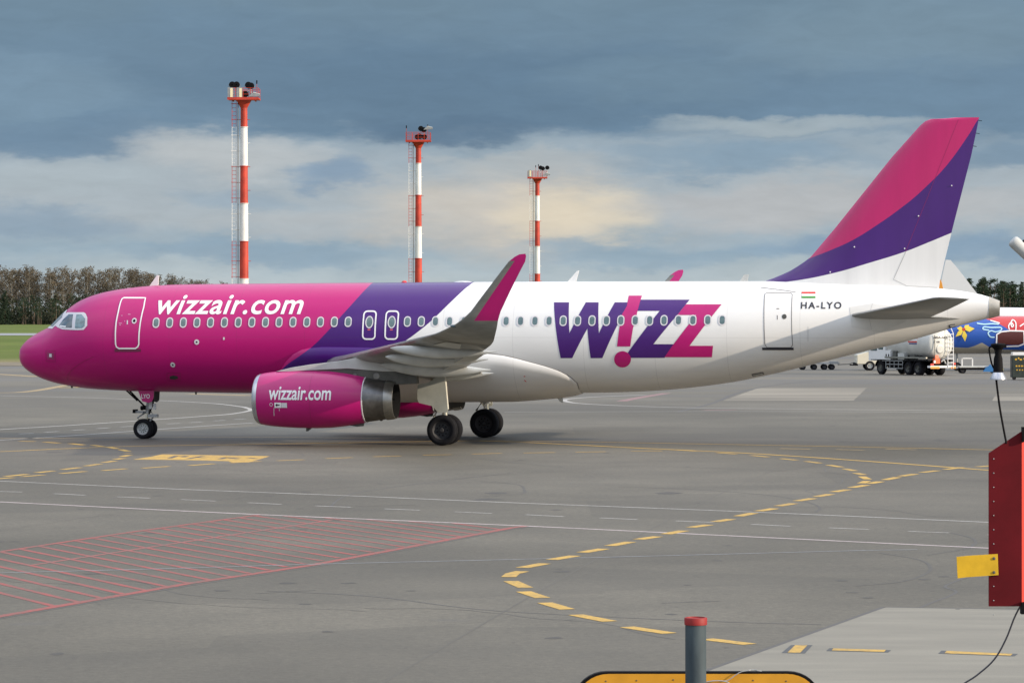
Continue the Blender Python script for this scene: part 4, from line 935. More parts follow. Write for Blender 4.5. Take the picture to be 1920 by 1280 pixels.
# far white lines
marking('white_line', [Q([(-40, 463), (0, 460), (500, 430), (1000, 397), (1500, 362), (1700, 347), (1800, 334), (1860, 322), (1884, 312), (1850, 298), (1800, 288), (1600, 265), (1200, 243), (600, 220), (0, 207)], 0, 690, 4)], .28, P_W, .014)
marking('white_line', [Q([(-40, 543), (0, 540), (500, 508), (1000, 472), (1500, 436), (1900, 410)], 0, 690, 4)], .25, P_WF, .014)
marking('dashed_line', [Q(p, 0, 690, 4) for p in ([(145, 493), (250, 488)], [(335, 481), (440, 474)], [(540, 466), (635, 460)], [(725, 453), (820, 447)], [(905, 441), (995, 435)], [(1250, 419), (1350, 413)], [(1425, 408), (1520, 402)], [(1600, 396), (1690, 390)], [(1755, 385), (1840, 380)])], .22, P_WF, .014, False)
marking('white_line', [Q([(1000, 128), (700, 140), (560, 150), (505, 158), (520, 168), (600, 180), (900, 195), (1400, 208), (1950, 214)], 900, 700, 3.2)+[(1700, 768.5), (1920, 770)]], .35, P_W, .014)
marking('white_line', [[(945, 772.3), (1200, 771.5), (1500, 771.3), (1920, 773.5), (2100, 774)]], .30, P_WF, .018)
for px in ([(1400, 719), (1920, 719)],): marking('seam', [px], .6, P_D, .009)
marking('pink_scuff', [[(1165, 752), (1200, 745), (1250, 737)], [(1320, 769), (1380, 768)]], .6, paint('pink_scuff', (.30, .17, .17), .6), .013)
# yellow marks with black edges on the concrete
def quad_mark(name, pts, m_, z): o_ = obj(name, gpoly(pts, z*.3), [tuple(range(len(pts)))], m_); bm = bmesh.new(); bm.from_mesh(o_.data); [f_.normal_flip() for f_ in bm.faces if (f_.normal_update() or f_.normal.z < 0)]; bm.to_mesh(o_.data); bm.free(); return tag(o_, kind='structure')
zz = lambda p: Q(p, 1060, 1100, 1920/860)
quad_mark('black_mark', zz([(905, 276), (945, 243), (1035, 243), (1003, 278)]), P_K, .014); quad_mark('yellow_mark', zz([(930, 275), (962, 244), (1013, 245), (983, 276)]), P_Y, .022)
quad_mark('black_mark', zz([(1092, 268), (1106, 256), (1364, 264), (1352, 274)]), P_K, .014); quad_mark('yellow_mark', zz([(1115, 266), (1122, 257.5), (1342, 264), (1334, 272.5)]), P_Y, .022)
quad_mark('black_mark', zz([(1561, 279), (1575, 266), (1895, 280), (1880, 290)]), P_K, .014); quad_mark('yellow_mark', zz([(1587, 278), (1596, 268), (1872, 280.5), (1864, 288)]), P_Y, .022)

# ------------------------------------------------------------------ grass field and far taxiway
def grass_material():
    m_ = bpy.data.materials.new('grass'); m_.use_nodes = True; t = m_.node_tree; b = t.nodes['Principled BSDF']; q = NG(t)
    co = q.n('ShaderNodeTexCoord').outputs['Object']; sp = q.n('ShaderNodeSeparateXYZ', {0: co}).outputs
    n1 = q.noise(q.map(co, (.02, .02, 1)), 1, 6, .65); n2 = q.noise(q.map(co, (.5, .12, 1)), 1, 6, .7)
    col = q.mix(q.ramp(n1, [(.35, 0.0), (.65, 1.0)]), (.085, .125, .022), (.125, .165, .035)); col = q.mix(q.m('MULTIPLY', q.ramp(n2, [(.4, 0.0), (.7, 1.0)]), .5), col, (.16, .15, .06))
    dry = q.m('SUBTRACT', 1.0, q.m('DIVIDE', q.m('SUBTRACT', sp[1], 322), 26.0), clamp=True); col = q.mix(q.m('MULTIPLY', dry, .85), col, (.24, .20, .11))
    t.links.new(col, b.inputs['Base Color']); b.inputs['Roughness'].default_value = .9; b.inputs['Specular IOR Level'].default_value = .1
    return m_
M['grass'] = grass_material()
def gz(y): return .10+1.5*max(0, min(1, (y-330)/870.0))
V = []; Fc = []; ysg = [322, 330, 345, 370, 420, 500, 600, 700, 800, 900, 1000, 1100, 1300, 2500, 6400]
for y in ysg:
    for x in (-3400, -600, -300, -100, -18, 140, 400, 1200, 3400):
        yy = y if x < 0 else max(y, 560+(y-322)*.001); V.append((x, yy, gz(yy) if y > 322 else .0))
nx = 9
for i in range(len(ysg)-1):
    for j in range(nx-1): Fc.append((i*nx+j, i*nx+j+1, (i+1)*nx+j+1, (i+1)*nx+j))
# rows that coincide on the right of the field are dropped
V2 = V; Fc = [f_ for f_ in Fc if (Vector(V2[f_[0]])-Vector(V2[f_[3]])).length > .01 or (Vector(V2[f_[1]])-Vector(V2[f_[2]])).length > .01]
o = obj('grass', V2, Fc, M['grass']); tag(o, 'mown green airfield grass between the apron and the wood', 'grass', kind='stuff')
o = obj('soil_verge', [(-3400, 300, .02), (-18, 300, .02), (-18, 321.5, .05), (-3400, 321.5, .05)], [(0, 1, 2, 3)], mat('dry_soil', (.20, .165, .11), .9, 0, 0, .3, .3)); tag(o, kind='structure')
yA, yB = 655, 715
o = obj('taxiway', [(-3400, yA, gz(yA)+.05), (140, yA, gz(yA)+.05), (140, yB, gz(yB)+.05), (-3400, yB, gz(yB)+.05)], [(0, 1, 2, 3)], mat('far_taxiway_surface', (.27, .28, .29), .8, 0, 0, .1, .05)); tag(o, kind='structure')
# clearance strip: small fence-like edge marks are not visible at this distance

# ------------------------------------------------------------------ the wood
rnd = random.Random(7)
def leafmat(name, cols, rough=.8):
    m_ = bpy.data.materials.new(name); m_.use_nodes = True; t = m_.node_tree; b = t.nodes['Principled BSDF']; q = NG(t)
    co = q.n('ShaderNodeTexCoord').outputs['Object']; oi = q.n('ShaderNodeObjectInfo').outputs['Random']
    nz = q.noise(co, 1.1, 4, .7); nd = q.ramp(nz, [(.3, cols[0]), (.5, cols[1]), (.72, cols[2])])
    t.links.new(q.n('ShaderNodeHueSaturation', {'Value': q.m('ADD', q.m('MULTIPLY', oi, .5), .75), 'Color': nd}).outputs[0], b.inputs['Base Color']); b.inputs['Roughness'].default_value = rough; b.inputs['Specular IOR Level'].default_value = .1
    return m_
M['birch_crown'] = leafmat('bare_twigs', [(.070, .054, .038), (.110, .088, .060), (.145, .125, .075)])
M['birch_trunk'] = mat('birch_bark', (.26, .245, .20), .8, 0, 0, .5, 1.2, second=(.09, .08, .07))
M['pine_crown'] = leafmat('conifer_needles', [(.018, .032, .022), (.030, .048, .028), (.050, .068, .036)])
M['pine_trunk'] = mat('conifer_bark', (.12, .085, .06), .9, 0, 0, .3, 2)
def clump(mb, c, r, n, size, rn, flat=1.0, mi=0):
    for _ in range(n):
        d = Vector((rn.gauss(0, 1), rn.gauss(0, 1), rn.gauss(0, 1)*flat)).normalized()*r*rn.random()**.45; p = Vector(c)+d
        a = Vector((rn.uniform(-1, 1), rn.uniform(-1, 1), rn.uniform(-1, 1))).normalized()*size*rn.uniform(.6, 1.3); b_ = a.cross(Vector((rn.uniform(-1, 1), rn.uniform(-1, 1), rn.uniform(-1, 1)))).normalized()*size*rn.uniform(.3, .8)
        mb.add([p-a, p+b_, p+a*.9, p-b_*.7], [(0, 1, 2, 3)], mi)
def make_birch(name, seed, h):
    rn = random.Random(seed); r = empty(name); tk = MB(); bend = rn.uniform(-.5, .5); pts = [(bend*math.sin(t*2.2), .3*t*rn.uniform(-1, 1), h*t) for t in (0, .25, .5, .75, .97)]
    tk.tube(pts, [.20, .17, .13, .08, .03], 7); cr = MB()
    for k in range(34):
        t = rn.uniform(.30, .97); z = h*t; a = rn.uniform(0, 6.28); ln = (h*.16)*(1.15-t)**.6*rn.uniform(.6, 1.3); b0 = Vector((bend*math.sin(t*2.2), 0, z)); b1 = b0+Vector((math.cos(a)*ln, math.sin(a)*ln, ln*rn.uniform(.9, 1.6)))
        tk.tube([b0, (b0+b1)/2+Vector((0, 0, -.1)), b1], [.05, .035, .015], 4, cap=False)
        clump(cr, b1-Vector((0, 0, .3)), 1.1, 24, .28, rn, 1.2)
        if rn.random() < .8: clump(cr, (b0+b1)/2, .6, 8, .22, rn)
    tk.build('trunk', M['birch_trunk'], r); cr.build('crown', M['birch_crown'], r); return r
def make_conifer(name, seed, h, wid):
    rn = random.Random(seed); r = empty(name); tk = MB(); tk.tube([(0, 0, 0), (.1, 0, h*.5), (0, 0, h*.98)], [.22, .15, .03], 7); tk.build('trunk', M['pine_trunk'], r); cr = MB(); z = h*rn.uniform(.05, .16)
    while z < h*.98:
        t = z/h; rr = wid*(1-t)**.75*rn.uniform(.75, 1.1)+.12; nb = max(3, int(9*(1-t)+3))
        for k in range(nb):
            a = 2*math.pi*k/nb+rn.uniform(-.4, .4); q = rr*rn.uniform(.65, 1.1)
            for s_ in (.35, .7, 1.0): clump(cr, (math.cos(a)*q*s_, math.sin(a)*q*s_, z-q*s_*.25), .42+.2*(1-t), 5, .30, rn, .5)
        z += h*.045
    cr.build('crown', M['pine_crown'], r); return r
def make_round_pine(name, seed, h, wid):
    rn = random.Random(seed); r = empty(name); tk = MB(); tk.tube([(0, 0, 0), (.2, 0, h*.5), (.1, 0, h*.92)], [.24, .17, .05], 7); cr = MB()
    for k in range(26):
        t = rn.uniform(.30, .98); a = rn.uniform(0, 6.28); q = wid*rn.uniform(.2, 1)*math.sin(math.pi*min(1, (t-.1)*1.05))**.6; p = Vector((math.cos(a)*q, math.sin(a)*q, h*t)); tk.tube([(0.1, 0, h*t-.8), p], [.06, .02], 4, cap=False); clump(cr, p, .85, 26, .28, rn, .7)
    tk.build('trunk', M['pine_trunk'], r); cr.build('crown', M['pine_crown'], r); return r
kinds = {'birch': [make_birch('birch_tree', 11+k, 19.5) for k in range(4)], 'con': [make_conifer('spruce_tree', 31+k, 12.5, 3.2) for k in range(3)], 'pine': [make_round_pine('pine_tree', 51+k, 13.0, 2.8) for k in range(3)]}
LB = {'birch': ('tall bare brown birch with a pale trunk in the wood on the left', 'tree', 'bare birches of the wood on the left'), 'con': ('dark pointed spruce at the foot of the wood on the left', 'tree', 'dark spruces along the wood edge on the left'), 'pine': ('dark round-topped pine at the foot of the wood on the left', 'tree', 'round pines along the wood edge on the left'),
      'rc': ('dark spruce in the far tree line behind the tail cone', 'tree', 'spruces of the tree line on the right'), 'rp': ('dark round-topped tree in the far tree line behind the tail cone', 'tree', 'round-topped trees of the tree line on the right')}
used = {}
def plant(kind, X, Y, sc, rz, lb):
    lst = kinds[kind]; src = lst[rnd.randrange(len(lst))]
    if src.name not in used: o_ = src; used[src.name] = 1
    else: o_ = copy_tree(src)
    o_.location = (X, Y, gz(Y)-.1); o_.rotation_euler = (0, 0, rz); o_.scale = (sc, sc, sc*rnd.uniform(.96, 1.04)); tag(o_, *LB[lb])
def top_v(u):      # tree-top line of the photo
    return 507 if u < 190 else (507+(u-190)*.10 if u < 270 else 515+(u-270)*.15)
k = 0; x = -236.0
while x < -108:
    Y = rnd.uniform(1195, 1235); u = 960+F*x/Y; H = (V0-top_v(u)+rnd.uniform(-7, 3))*Y/F+HC-gz(Y)+.2
    if rnd.random() > .03: plant('birch', x, Y, H/19.5, rnd.uniform(0, 6.28), 'birch')
    x += rnd.uniform(1.1, 2.0)
x = -234.0
while x < -112:
    Y = rnd.uniform(1225, 1275); u = 960+F*x/Y; H = (V0-top_v(u)+rnd.uniform(-5, 5))*Y/F+HC-gz(Y); plant('birch', x, Y, H/19.5*.98, rnd.uniform(0, 6.28), 'birch'); x += rnd.uniform(2.0, 3.4)
x = -234.0
while x < -120:
    Y = rnd.uniform(1150, 1190)
    if rnd.random() < .3: plant('con', x, Y, rnd.choice((.55, .75, .9, 1.0))*rnd.uniform(.9, 1.1), rnd.uniform(0, 6.28), 'con')
    else: plant('pine', x, Y, rnd.choice((.5, .7, .85))*rnd.uniform(.9, 1.1), rnd.uniform(0, 6.28), 'pine')
    x += rnd.uniform(.9, 1.7)
x = 166.0
while x < 206:
    Y = rnd.uniform(1150, 1200); u = 960+F*x/Y; H = (592-(521+max(0, u-1830)*.10)+rnd.uniform(-8, 4))*Y/F+HC-gz(Y)
    if rnd.random() < .35: plant('con', x, Y, H/12.5, rnd.uniform(0, 6.28), 'rc')
    else: plant('pine', x, Y, H/13.0, rnd.uniform(0, 6.28), 'rp')
    x += rnd.uniform(.7, 1.2)
x = 166.0
while x < 206:
    Y = rnd.uniform(1205, 1240); plant('pine', x, Y, 1.02*rnd.uniform(.85, 1.1), rnd.uniform(0, 6.28), 'rp'); x += rnd.uniform(1.1, 1.9)
# undergrowth that closes the foot of the wood
mb = MB(); rn = random.Random(5)
for _ in range(5600):
    X = rn.uniform(-240, -105) if rn.random() < .62 else rn.uniform(150, 210); Y = rn.uniform(1180, 1250); clump(mb, (X, Y, gz(Y)+rn.uniform(0, 10.5)*rn.random()), 1.5, 14, .55, rn)
o = mb.build('undergrowth', leafmat('undergrowth', [(.020, .028, .018), (.036, .042, .026), (.062, .058, .036)])); tag(o, 'dark scrub filling the foot of the wood between the trunks', 'undergrowth', kind='stuff')

# ------------------------------------------------------------------ floodlight masts
def mast(u, Y, bands, boxes, label, tall):
    X = (u-960)/F*Y; zz_ = lambda v: HC-(v-V0)/F*Y; r = empty('floodlight_mast', (X, Y, 0)); tag(r, label, 'light mast', 'striped floodlight masts behind the apron')
    zt = zz_(bands[0]); rad = lambda z: .54-.19*z/zt; segs = [zz_(v) for v in bands]; col = 0; zz0 = list(segs)
    step = segs[2]-segs[3]
    while segs[-1]-step > 0: segs.append(segs[-1]-step)
    segs.append(0.0); mb = MB()
    for i in range(len(segs)-1):
        a, b_ = segs[i+1], segs[i]; mb.tube([(0, 0, a), (0, 0, b_)], [rad(a), rad(b_)], 20, i % 2, cap=False)
        mb.tube([(0, 0, b_-.06), (0, 0, b_)], [rad(b_)+.07]*2, 20, i % 2)
    mb.tube([(0, 0, zt-1.0), (0, 0, zt-.15)], [rad(zt)+.02, .85], 16, 0)
    mb.build('pole', [M['mast_red'], M['mast_white']], r, True)
    ld = MB(); lx = -1.05
    for sx_ in (-.22, .22):
        for i in range(len(segs)-1):
            ld.tube([(lx+sx_, -.1, segs[i+1]), (lx+sx_, -.1, segs[i])], .028, 5, i % 2)
    ld.tube([(-.62, -.2, 0), (-.62, -.2, zt)], .05, 6, 2)
    z = .5; k = 0
    while z < zt-.3:
        mi = next(i for i in range(len(segs)-1) if segs[i+1] <= z <= segs[i]) % 2
        ld.tube([(lx-.22, -.1, z), (lx+.22, -.1, z)], .02, 4, mi)
        if k % 4 == 0: ld.tube([(lx+.22, -.1, z), (0, 0, z)], .03, 4, mi); ld.tube([(lx-.26, -.1, z), (lx-.26, -.65, z), (lx+.26, -.65, z), (lx+.26, -.1, z)], .022, 4, mi)
        if k % 6 == 0: ld.tube([(0, 0, z), (rad(z)+.28, -.05, z)], .03, 4, mi)
        z += .42; k += 1
    ld.build('ladder', [M['mast_red'], M['mast_white'], M['dark_grey']], r)
    pf = MB(); hw = 1.68; pf.box(-hw, hw, -1.3, 1.3, zt-.14, zt); pf.box(-hw, hw, -1.34, -1.28, zt-.22, zt+.06)
    for a in (-1.2, -.4, .4, 1.2): pf.box(a-.05, a+.05, -1.2, 1.2, zt-.28, zt-.14)
    pf.build('platform', M['mast_red'], r)
    rl = MB(); hh = 1.05
    for x in (-1.62, -.8, 0, .8, 1.62):
        for y in (-1.25, 1.25): rl.tube([(x, y, zt), (x, y, zt+hh)], .028, 5)
    for z in (.38, .72, 1.05):
        rl.tube([(-1.62, -1.25, zt+z), (1.62, -1.25, zt+z), (1.62, 1.25, zt+z), (-1.62, 1.25, zt+z), (-1.62, -1.25, zt+z)], .024, 5)
    rl.build('railing', M['mast_red'], r)
    for (kd, a, b_) in boxes:
        x, z = (a-u)/F*Y, zz_(b_)
        if kd == 'box':
            m2 = MB(); m2.box(x-.30, x+.30, -1.3, -.9, z-.58, z+.58, 0); m2.box(x-.02, x+.24, -1.33, -1.3, z-.50, z+.50, 1); m2.build('floodlight', [M['steel'], mat('cream_lamp_glass', (.80, .70, .45), .3)], r)
        elif kd == 'lamp':
            m2 = MB(); m2.lathe([(-.26, .06), (-.24, .34), (-.05, .36), (.18, .24), (.30, .10), (.30, 0)], 16, (x, -.9, z), 'y', 0); m2.tube([(x, -.8, z), (x, -.8, zt)], .035, 6, 1); m2.box(x-.4, x-.36, -.95, -.85, z-.3, z+.05, 1); m2.box(x+.36, x+.4, -.95, -.85, z-.3, z+.05, 1); m2.build('floodlight', [M['black'], M['steel']], r, True)
        elif kd == 'rod':
            m2 = MB(); m2.tube([(x, 0, zt), (x, 0, z)], .025, 5, 0); m2.lathe([(-.2, .06), (.15, .07), (.2, 0)], 8, (x, 0, z), 'z', 1); m2.build('lightning_rod', [M['mast_red'], M['black']], r)
        elif kd == 'flat':
            m2 = MB(); m2.prism([(x-.55, z-.18), (x-.1, z+.25), (x+.7, z+.06), (x+.6, z-.12)], -1.35, -.9, 'xz', 0); m2.prism([(x-.02, z+.26), (x+.66, z+.10), (x+.66, z+.15), (x, z+.32)], -1.36, -.9, 'xz', 1); m2.build('floodlight', [M['steel'], M['white']], r)
mast(457.5, 341, [185, 238, 311, 381, 452, 522], [('box', 434, 176), ('box', 451, 176), ('lamp', 437, 160.5), ('lamp', 445, 160.5), ('lamp', 467, 161), ('lamp', 472, 162.5), ('lamp', 461, 178), ('flat', 477, 180), ('rod', 481.5, 154)], 'tallest red and white striped light mast, two cream lamp boxes on top', 1)
mast(784.5, 424, [264, 306, 365.5, 424.5, 484, 543], [('lamp', 789.5, 242), ('lamp', 795, 244.5), ('lamp', 783, 257.5), ('lamp', 787.5, 256.5), ('lamp', 796, 257.5), ('flat', 802, 242), ('rod', 762, 238), ('rod', 802, 236.5)], 'middle red and white striped light mast with dark round lamps inside its railing', 2)
mast(1007.5, 537, [333, 367, 414, 461.5, 513, 562], [('box', 993, 326), ('lamp', 1013.5, 315), ('lamp', 1017.5, 316.5), ('lamp', 1026, 315), ('flat', 1024, 328), ('rod', 1004.5, 312), ('rod', 1009.5, 310)], 'shortest red and white striped light mast with two black lamps high on its right', 3)

# ------------------------------------------------------------------ two parked airliners beyond the apron
def W2(u, v, Y): return (u-960)/F*Y, HC-(v-V0)/F*Y
def curve_mat(name, layers, base, x0, x1, z0=0.0, z1=8.0):
    """layers: (points (x,z), colour): colour where z is below the curve"""
    m_ = bpy.data.materials.new(name); m_.use_nodes = True; t = m_.node_tree; b = t.nodes['Principled BSDF']; q = NG(t)
    co = q.n('ShaderNodeTexCoord').outputs['Object']; sp = q.n('ShaderNodeSeparateXYZ', {0: co}).outputs; xn = q.m('DIVIDE', q.m('SUBTRACT', sp[0], x0), x1-x0, clamp=True); col = tuple(base)
    for pts, c_ in layers:
        nd = q.n('ShaderNodeFloatCurve', {1: xn}); c = nd.mapping.curves[0]; arr = [((x-x0)/(x1-x0), (z-z0)/(z1-z0)) for x, z in sorted(pts)]; arr = [(0, arr[0][1])]+[a for a in arr if .001 < a[0] < .999]+[(1, arr[-1][1])]
        c.points[0].location = arr[0]; c.points[1].location = arr[-1]
        for a in arr[1:-1]: c.points.new(*a)
        for p in c.points: p.handle_type = 'VECTOR'
        nd.mapping.update(); col = q.mix(q.m('LESS_THAN', sp[2], q.m('ADD', q.m('MULTIPLY', nd.outputs[0], z1-z0), z0)), col, c_)
    t.links.new(col, b.inputs['Base Color']); b.inputs['Roughness'].default_value = .35; b.inputs['Coat Weight'].default_value = .4
    return m_
def parked_jet(X0_, Y0_, nose, length, rad, zc, m_f, fin_pts, m_fin, label, group=None):
    """nose = -1: nose towards -X; local x runs along the body from the nose"""
    r = empty('parked_airliner', (X0_, Y0_, 0)); tag(r, label, 'airliner', group); d = -nose
    st = [(0, .02, -.5), (.02, .35, -.42), (.05, .62, -.3), (.1, .85, -.15), (.17, 1, 0), (.62, 1, 0), (.75, .85, .18), (.87, .55, .45), (.96, .28, .68), (1, .1, .78)]
    V = []; Fc = []; n = 28
    for t, s_, up_ in st:
        for k in range(n):
            w = 2*math.pi*k/n; V.append((d*t*length, rad*s_*math.cos(w), zc+up_*rad+rad*s_*math.sin(w)))
    for i in range(len(st)-1):
        for k in range(n): Fc.append((i*n+k, (i+1)*n+k, (i+1)*n+(k+1) % n, i*n+(k+1) % n))
    o_ = MB().add(V, Fc).build('fuselage', m_f, r, True)
    mb = MB(); mb.prism(fin_pts, -.14, .14); mb.build('tail_fin', m_fin, r)
    L_ = length
    for s_ in (-1, 1):
        mb = MB(); xa = d*L_*.42; mb.add([(xa, s_*rad*.7, zc-.55*rad), (xa+d*.18*L_, s_*rad*.7, zc-.6*rad), (xa+d*.24*L_, s_*L_*.42, zc+.35), (xa+d*.20*L_, s_*L_*.42, zc+.37), (xa, s_*rad*.7, zc-.35*rad), (xa+d*.18*L_, s_*rad*.7, zc-.55*rad)], [(0, 1, 2, 3), (4, 3, 2, 5), (0, 3, 4), (1, 5, 2)]); mb.build('wing', M['light_grey'], r)
        mb = MB(); mb.lathe([(0, .55), (.3, .75), (1.6, .72), (3.0, .45)], 20, (d*L_*.40 if d > 0 else d*L_*.40-3.0, s_*L_*.15, zc-.95*rad-.35), 'x'); mb.build('engine', M['light_grey'], r, True)
        mb = MB(); xa = d*L_*.90; mb.add([(xa, s_*.3, zc+.5*rad), (xa+d*.07*L_, s_*.3, zc+.5*rad), (xa+d*.10*L_, s_*L_*.15, zc+.9*rad), (xa+d*.075*L_, s_*L_*.15, zc+.92*rad)], [(0, 1, 2, 3)]); mb.build('tailplane', M['light_grey'], r)
        mb = MB(); mb.tube([(d*L_*.5, s_*2.2, .5), (d*L_*.5, s_*2.0, zc-.8*rad)], .1, 8, 0)
        for q in (-.25, .25): mb.lathe([(-.16, .25), (-.16, .46), (-.1, .5), (.1, .5), (.16, .46), (.16, .25)], 20, (d*L_*.5, s_*2.2+q, .5), 'y', 1)
        mb.build('main_landing_gear', [M['steel'], M['tyre']], r, True)
    mb = MB(); mb.tube([(d*L_*.12, 0, .35), (d*L_*.12, 0, zc-.7*rad)], .08, 8, 0)
    for q in (-.2, .2): mb.lathe([(-.1, .2), (-.1, .33), (0, .36), (.1, .33), (.1, .2)], 16, (d*L_*.12, q, .36), 'y', 1)
    mb.build('nose_landing_gear', [M['steel'], M['tyre']], r, True)
    return r
# white one, tail behind our tail cone, nose to the right
Yw = 400.0; xT, _ = W2(1742, 560, Yw); Lw = 33.0
fpw = [(W2(u, v, Yw)[0]-(xT+Lw), W2(u, v, Yw)[1]) for u, v in [(1757, 575), (1761, 545), (1773, 487), (1782, 487.5), (1797, 505), (1830, 548), (1850, 575)]]
wj = parked_jet(xT+Lw, Yw, 1, Lw, 1.95, 3.78, M['white'], fpw, mat('pale_grey_fin_paint', (.60, .62, .63), .45), 'white parked airliner far behind, its white fin leaning out behind the purple tail')
mb = MB(); mb.prism([(W2(u, v, Yw)[0]-(xT+Lw), W2(u, v, Yw)[1]) for u, v in [(1757, 541), (1768, 541), (1766, 531), (1763.5, 524)]], -.17, .17); mb.build('fin_emblem', mat('orange_paint', (.65, .28, .03), .5), bpy.data.objects['tail_fin.001'])
# blue and red one, nose hidden behind the tanker
Yb = 275.0; xN, _ = W2(1716, 640, Yb); Lb = 30.0; rb = 1.63; zb_ = 3.08
lx = lambda u: (u-960)/F*(Yb-1.4)-xN
lz = lambda v: HC-(v-V0)/F*(Yb-1.4)
jm = curve_mat('red_blue_livery', [([(lx(1716), 6), (lx(1838), 6), (lx(1850), lz(598)), (lx(1868), lz(604)), (lx(1884), lz(613)), (lx(1896), lz(622)), (lx(1930), lz(626)), (lx(2300), lz(640))], (.018, .09, .42)),
    ([(lx(1716), lz(648)), (lx(1792), lz(651)), (lx(1815), lz(652)), (lx(1826), lz(649)), (lx(1841), lz(642)), (lx(1856), lz(651)), (lx(1880), lz(655)), (lx(1930), lz(657)), (lx(2400), lz(657))], (.42, .39, .33))], (.55, .035, .035), 0, 32)
fb = [(Lb-5.5, zb_+1.4), (Lb-3.2, zb_+6.0), (Lb-1.2, zb_+6.0), (Lb-.8, zb_+1.2)]
bj = parked_jet(xN, Yb, -1, Lb, rb, zb_, jm, fb, mat('red_fin_paint', (.55, .04, .04), .4), 'blue and red parked airliner painted with a yellow flower and white squiggles')
def jy(x, z):
    q = 1-((z-zb_)/rb)**2; return -rb*math.sqrt(max(q, 0))
def jp(lst): return [(lx(u), lz(v)) for u, v in lst]
fus_b = [k for k in bpy.data.objects if k.parent == bj and k.name.startswith('fuselage')][0]
cx_, cz_ = lx(1806.5), lz(617.5); P_ye = mat('yellow_flower_paint', (.72, .55, .06), .5)
for tip, w in (((1794, 615), .22), ((1791, 631), .2), ((1809, 640), .22), ((1827, 616), .24), ((1817, 609), .2)):
    tx, tz = lx(tip[0]), lz(tip[1]); dv = Vector((tx-cx_, tz-cz_)); nn = Vector((-dv.y, dv.x)).normalized()*w; decal('flower_petal', [[(cx_, cz_), tuple(Vector((cx_, cz_))+dv*.5+nn), (tx, tz), tuple(Vector((cx_, cz_))+dv*.5-nn)]], jy, P_ye, fus_b, .02, .3)
decal('flower_centre', [ellipse(cx_, cz_, .14, .14, 12)], jy, M['mast_red'], fus_b, .035, .3)
P_lb = mat('pale_blue_paint', (.45, .72, .85), .5)
sm = lambda l: smooth_px(l, 5)
stroke('painted_squiggle', [jp(sm([(1854, 619), (1843, 617), (1845, 613), (1858, 614), (1876, 614), (1876, 619), (1866, 622), (1858, 620), (1852, 624), (1856, 631), (1864, 632)])), jp(sm([(1832, 606), (1845, 608), (1860, 607), (1873, 608)]))], .10, jy, P_lb, fus_b, .03)
stroke('painted_squiggle', [jp(sm([(1892, 618), (1891, 611), (1896, 605), (1900, 610), (1897, 613), (1896, 606), (1900, 600), (1905, 605), (1904, 619)])), jp(sm([(1858, 601), (1865, 603), (1875, 606)])), jp(sm([(1912, 612), (1920, 607), (1930, 604)]))], .09, jy, M['white_text'], fus_b, .03)
decal('dark_painted_patch', [jp([(1869, 625), (1880, 621), (1900, 620.5), (1918, 622), (1919, 642), (1910, 646), (1880, 646), (1870, 642)])], jy, mat('maroon_paint', (.085, .018, .018), .5), fus_b, .028, .3)
stroke('patch_outline', [jp([(1868, 643), (1868, 627), (1876, 622), (1893, 620), (1919, 620.5), (1920, 644), (1910, 648), (1885, 649)])], .11, jy, M['white_text'], fus_b, .04)

# ------------------------------------------------------------------ fuel tanker
def wheel_simple(mb, x, y, r, w, mi=0, mr=1):
    h = w/2; mb.lathe([(-h, r*.55), (-h, r*.9), (-h*.7, r), (h*.7, r), (h, r*.9), (h, r*.55)], 24, (x, y, r), 'y', mi)
    for s in (-1, 1): mb.lathe([(s*h*.95, r*.57), (s*h*.6, r*.5), (s*h*.5, r*.22), (s*h*.85, r*.18), (s*h*.85, 0)], 20, (x, y, r), 'y', mr)
tk = empty('fuel_tanker', ((1764-960)/F*252, 252, 0), R(118)); tag(tk, 'white three-axle aircraft fuel tanker seen from behind, steel ladder on its tank end', 'tanker truck')
mb = MB(); mb.box(.1, 8.2, -.45, .45, .75, 1.05, 0); mb.box(.0, 8.0, -1.2, 1.2, 1.12, 1.22, 0); mb.box(3.4, 6.0, -1.15, .9, .55, 1.1, 0); mb.build('chassis', M['black'], tk)
mb = MB(); v = []; f = []; secs = [(-.18, .55), (-.08, .82), (.05, .96), (.2, 1.0), (5.7, 1.0), (5.85, .96), (5.95, .75)]; n = 36
for x, s in secs:
    for k in range(n): w = 2*math.pi*k/n; v.append((x, 1.24*s*math.cos(w), 2.55+1.28*s*math.sin(w)))
for i in range(len(secs)-1):
    for k in range(n): f.append((i*n+k, (i+1)*n+k, (i+1)*n+(k+1) % n, i*n+(k+1) % n))
f += [tuple(range(n)), tuple((len(secs)-1)*n+k for k in range(n))]; mb.add(v, f); tank = mb.build('tank', mat('tank_white', (.58, .58, .54), .4, 0, .2, .12, 1.5), tk, True)
mb = MB(); mb.box(.3, 5.6, -.45, .45, 3.78, 3.95); mb.tube([(.2, -.5, 4.05), (5.6, -.5, 4.05)], .03, 5); mb.tube([(.2, .5, 4.05), (5.6, .5, 4.05)], .03, 5); mb.build('tank_walkway', M['light_grey'], tk)
def tside(x, z): return 0
v_, f_ = fit_text('MSA-AERO', -.78, .82, 2.92, 3.10, bold=.02)
obj('lettering', [(-.20 if True else 0, -a, b) for a, b in v_], f_, M['blackmark'], tank); v_, f_ = fit_text('T 100', -.78, -.25, 2.58, 2.74, bold=.02); obj('lettering', [(-.20, -a, b) for a, b in v_], f_, M['blackmark'], tank)
mb = MB()
for z0, mi in ((2.95, 0), (2.80, 1), (2.66, 0), (2.52, 2)):
    yy = 1.24*math.sqrt(max(0, 1-((z0-2.55)/1.28)**2))+.012; mb.box(1.5, 3.0-(2.95-z0), yy-.02, yy, z0-.05, z0+.05, mi)
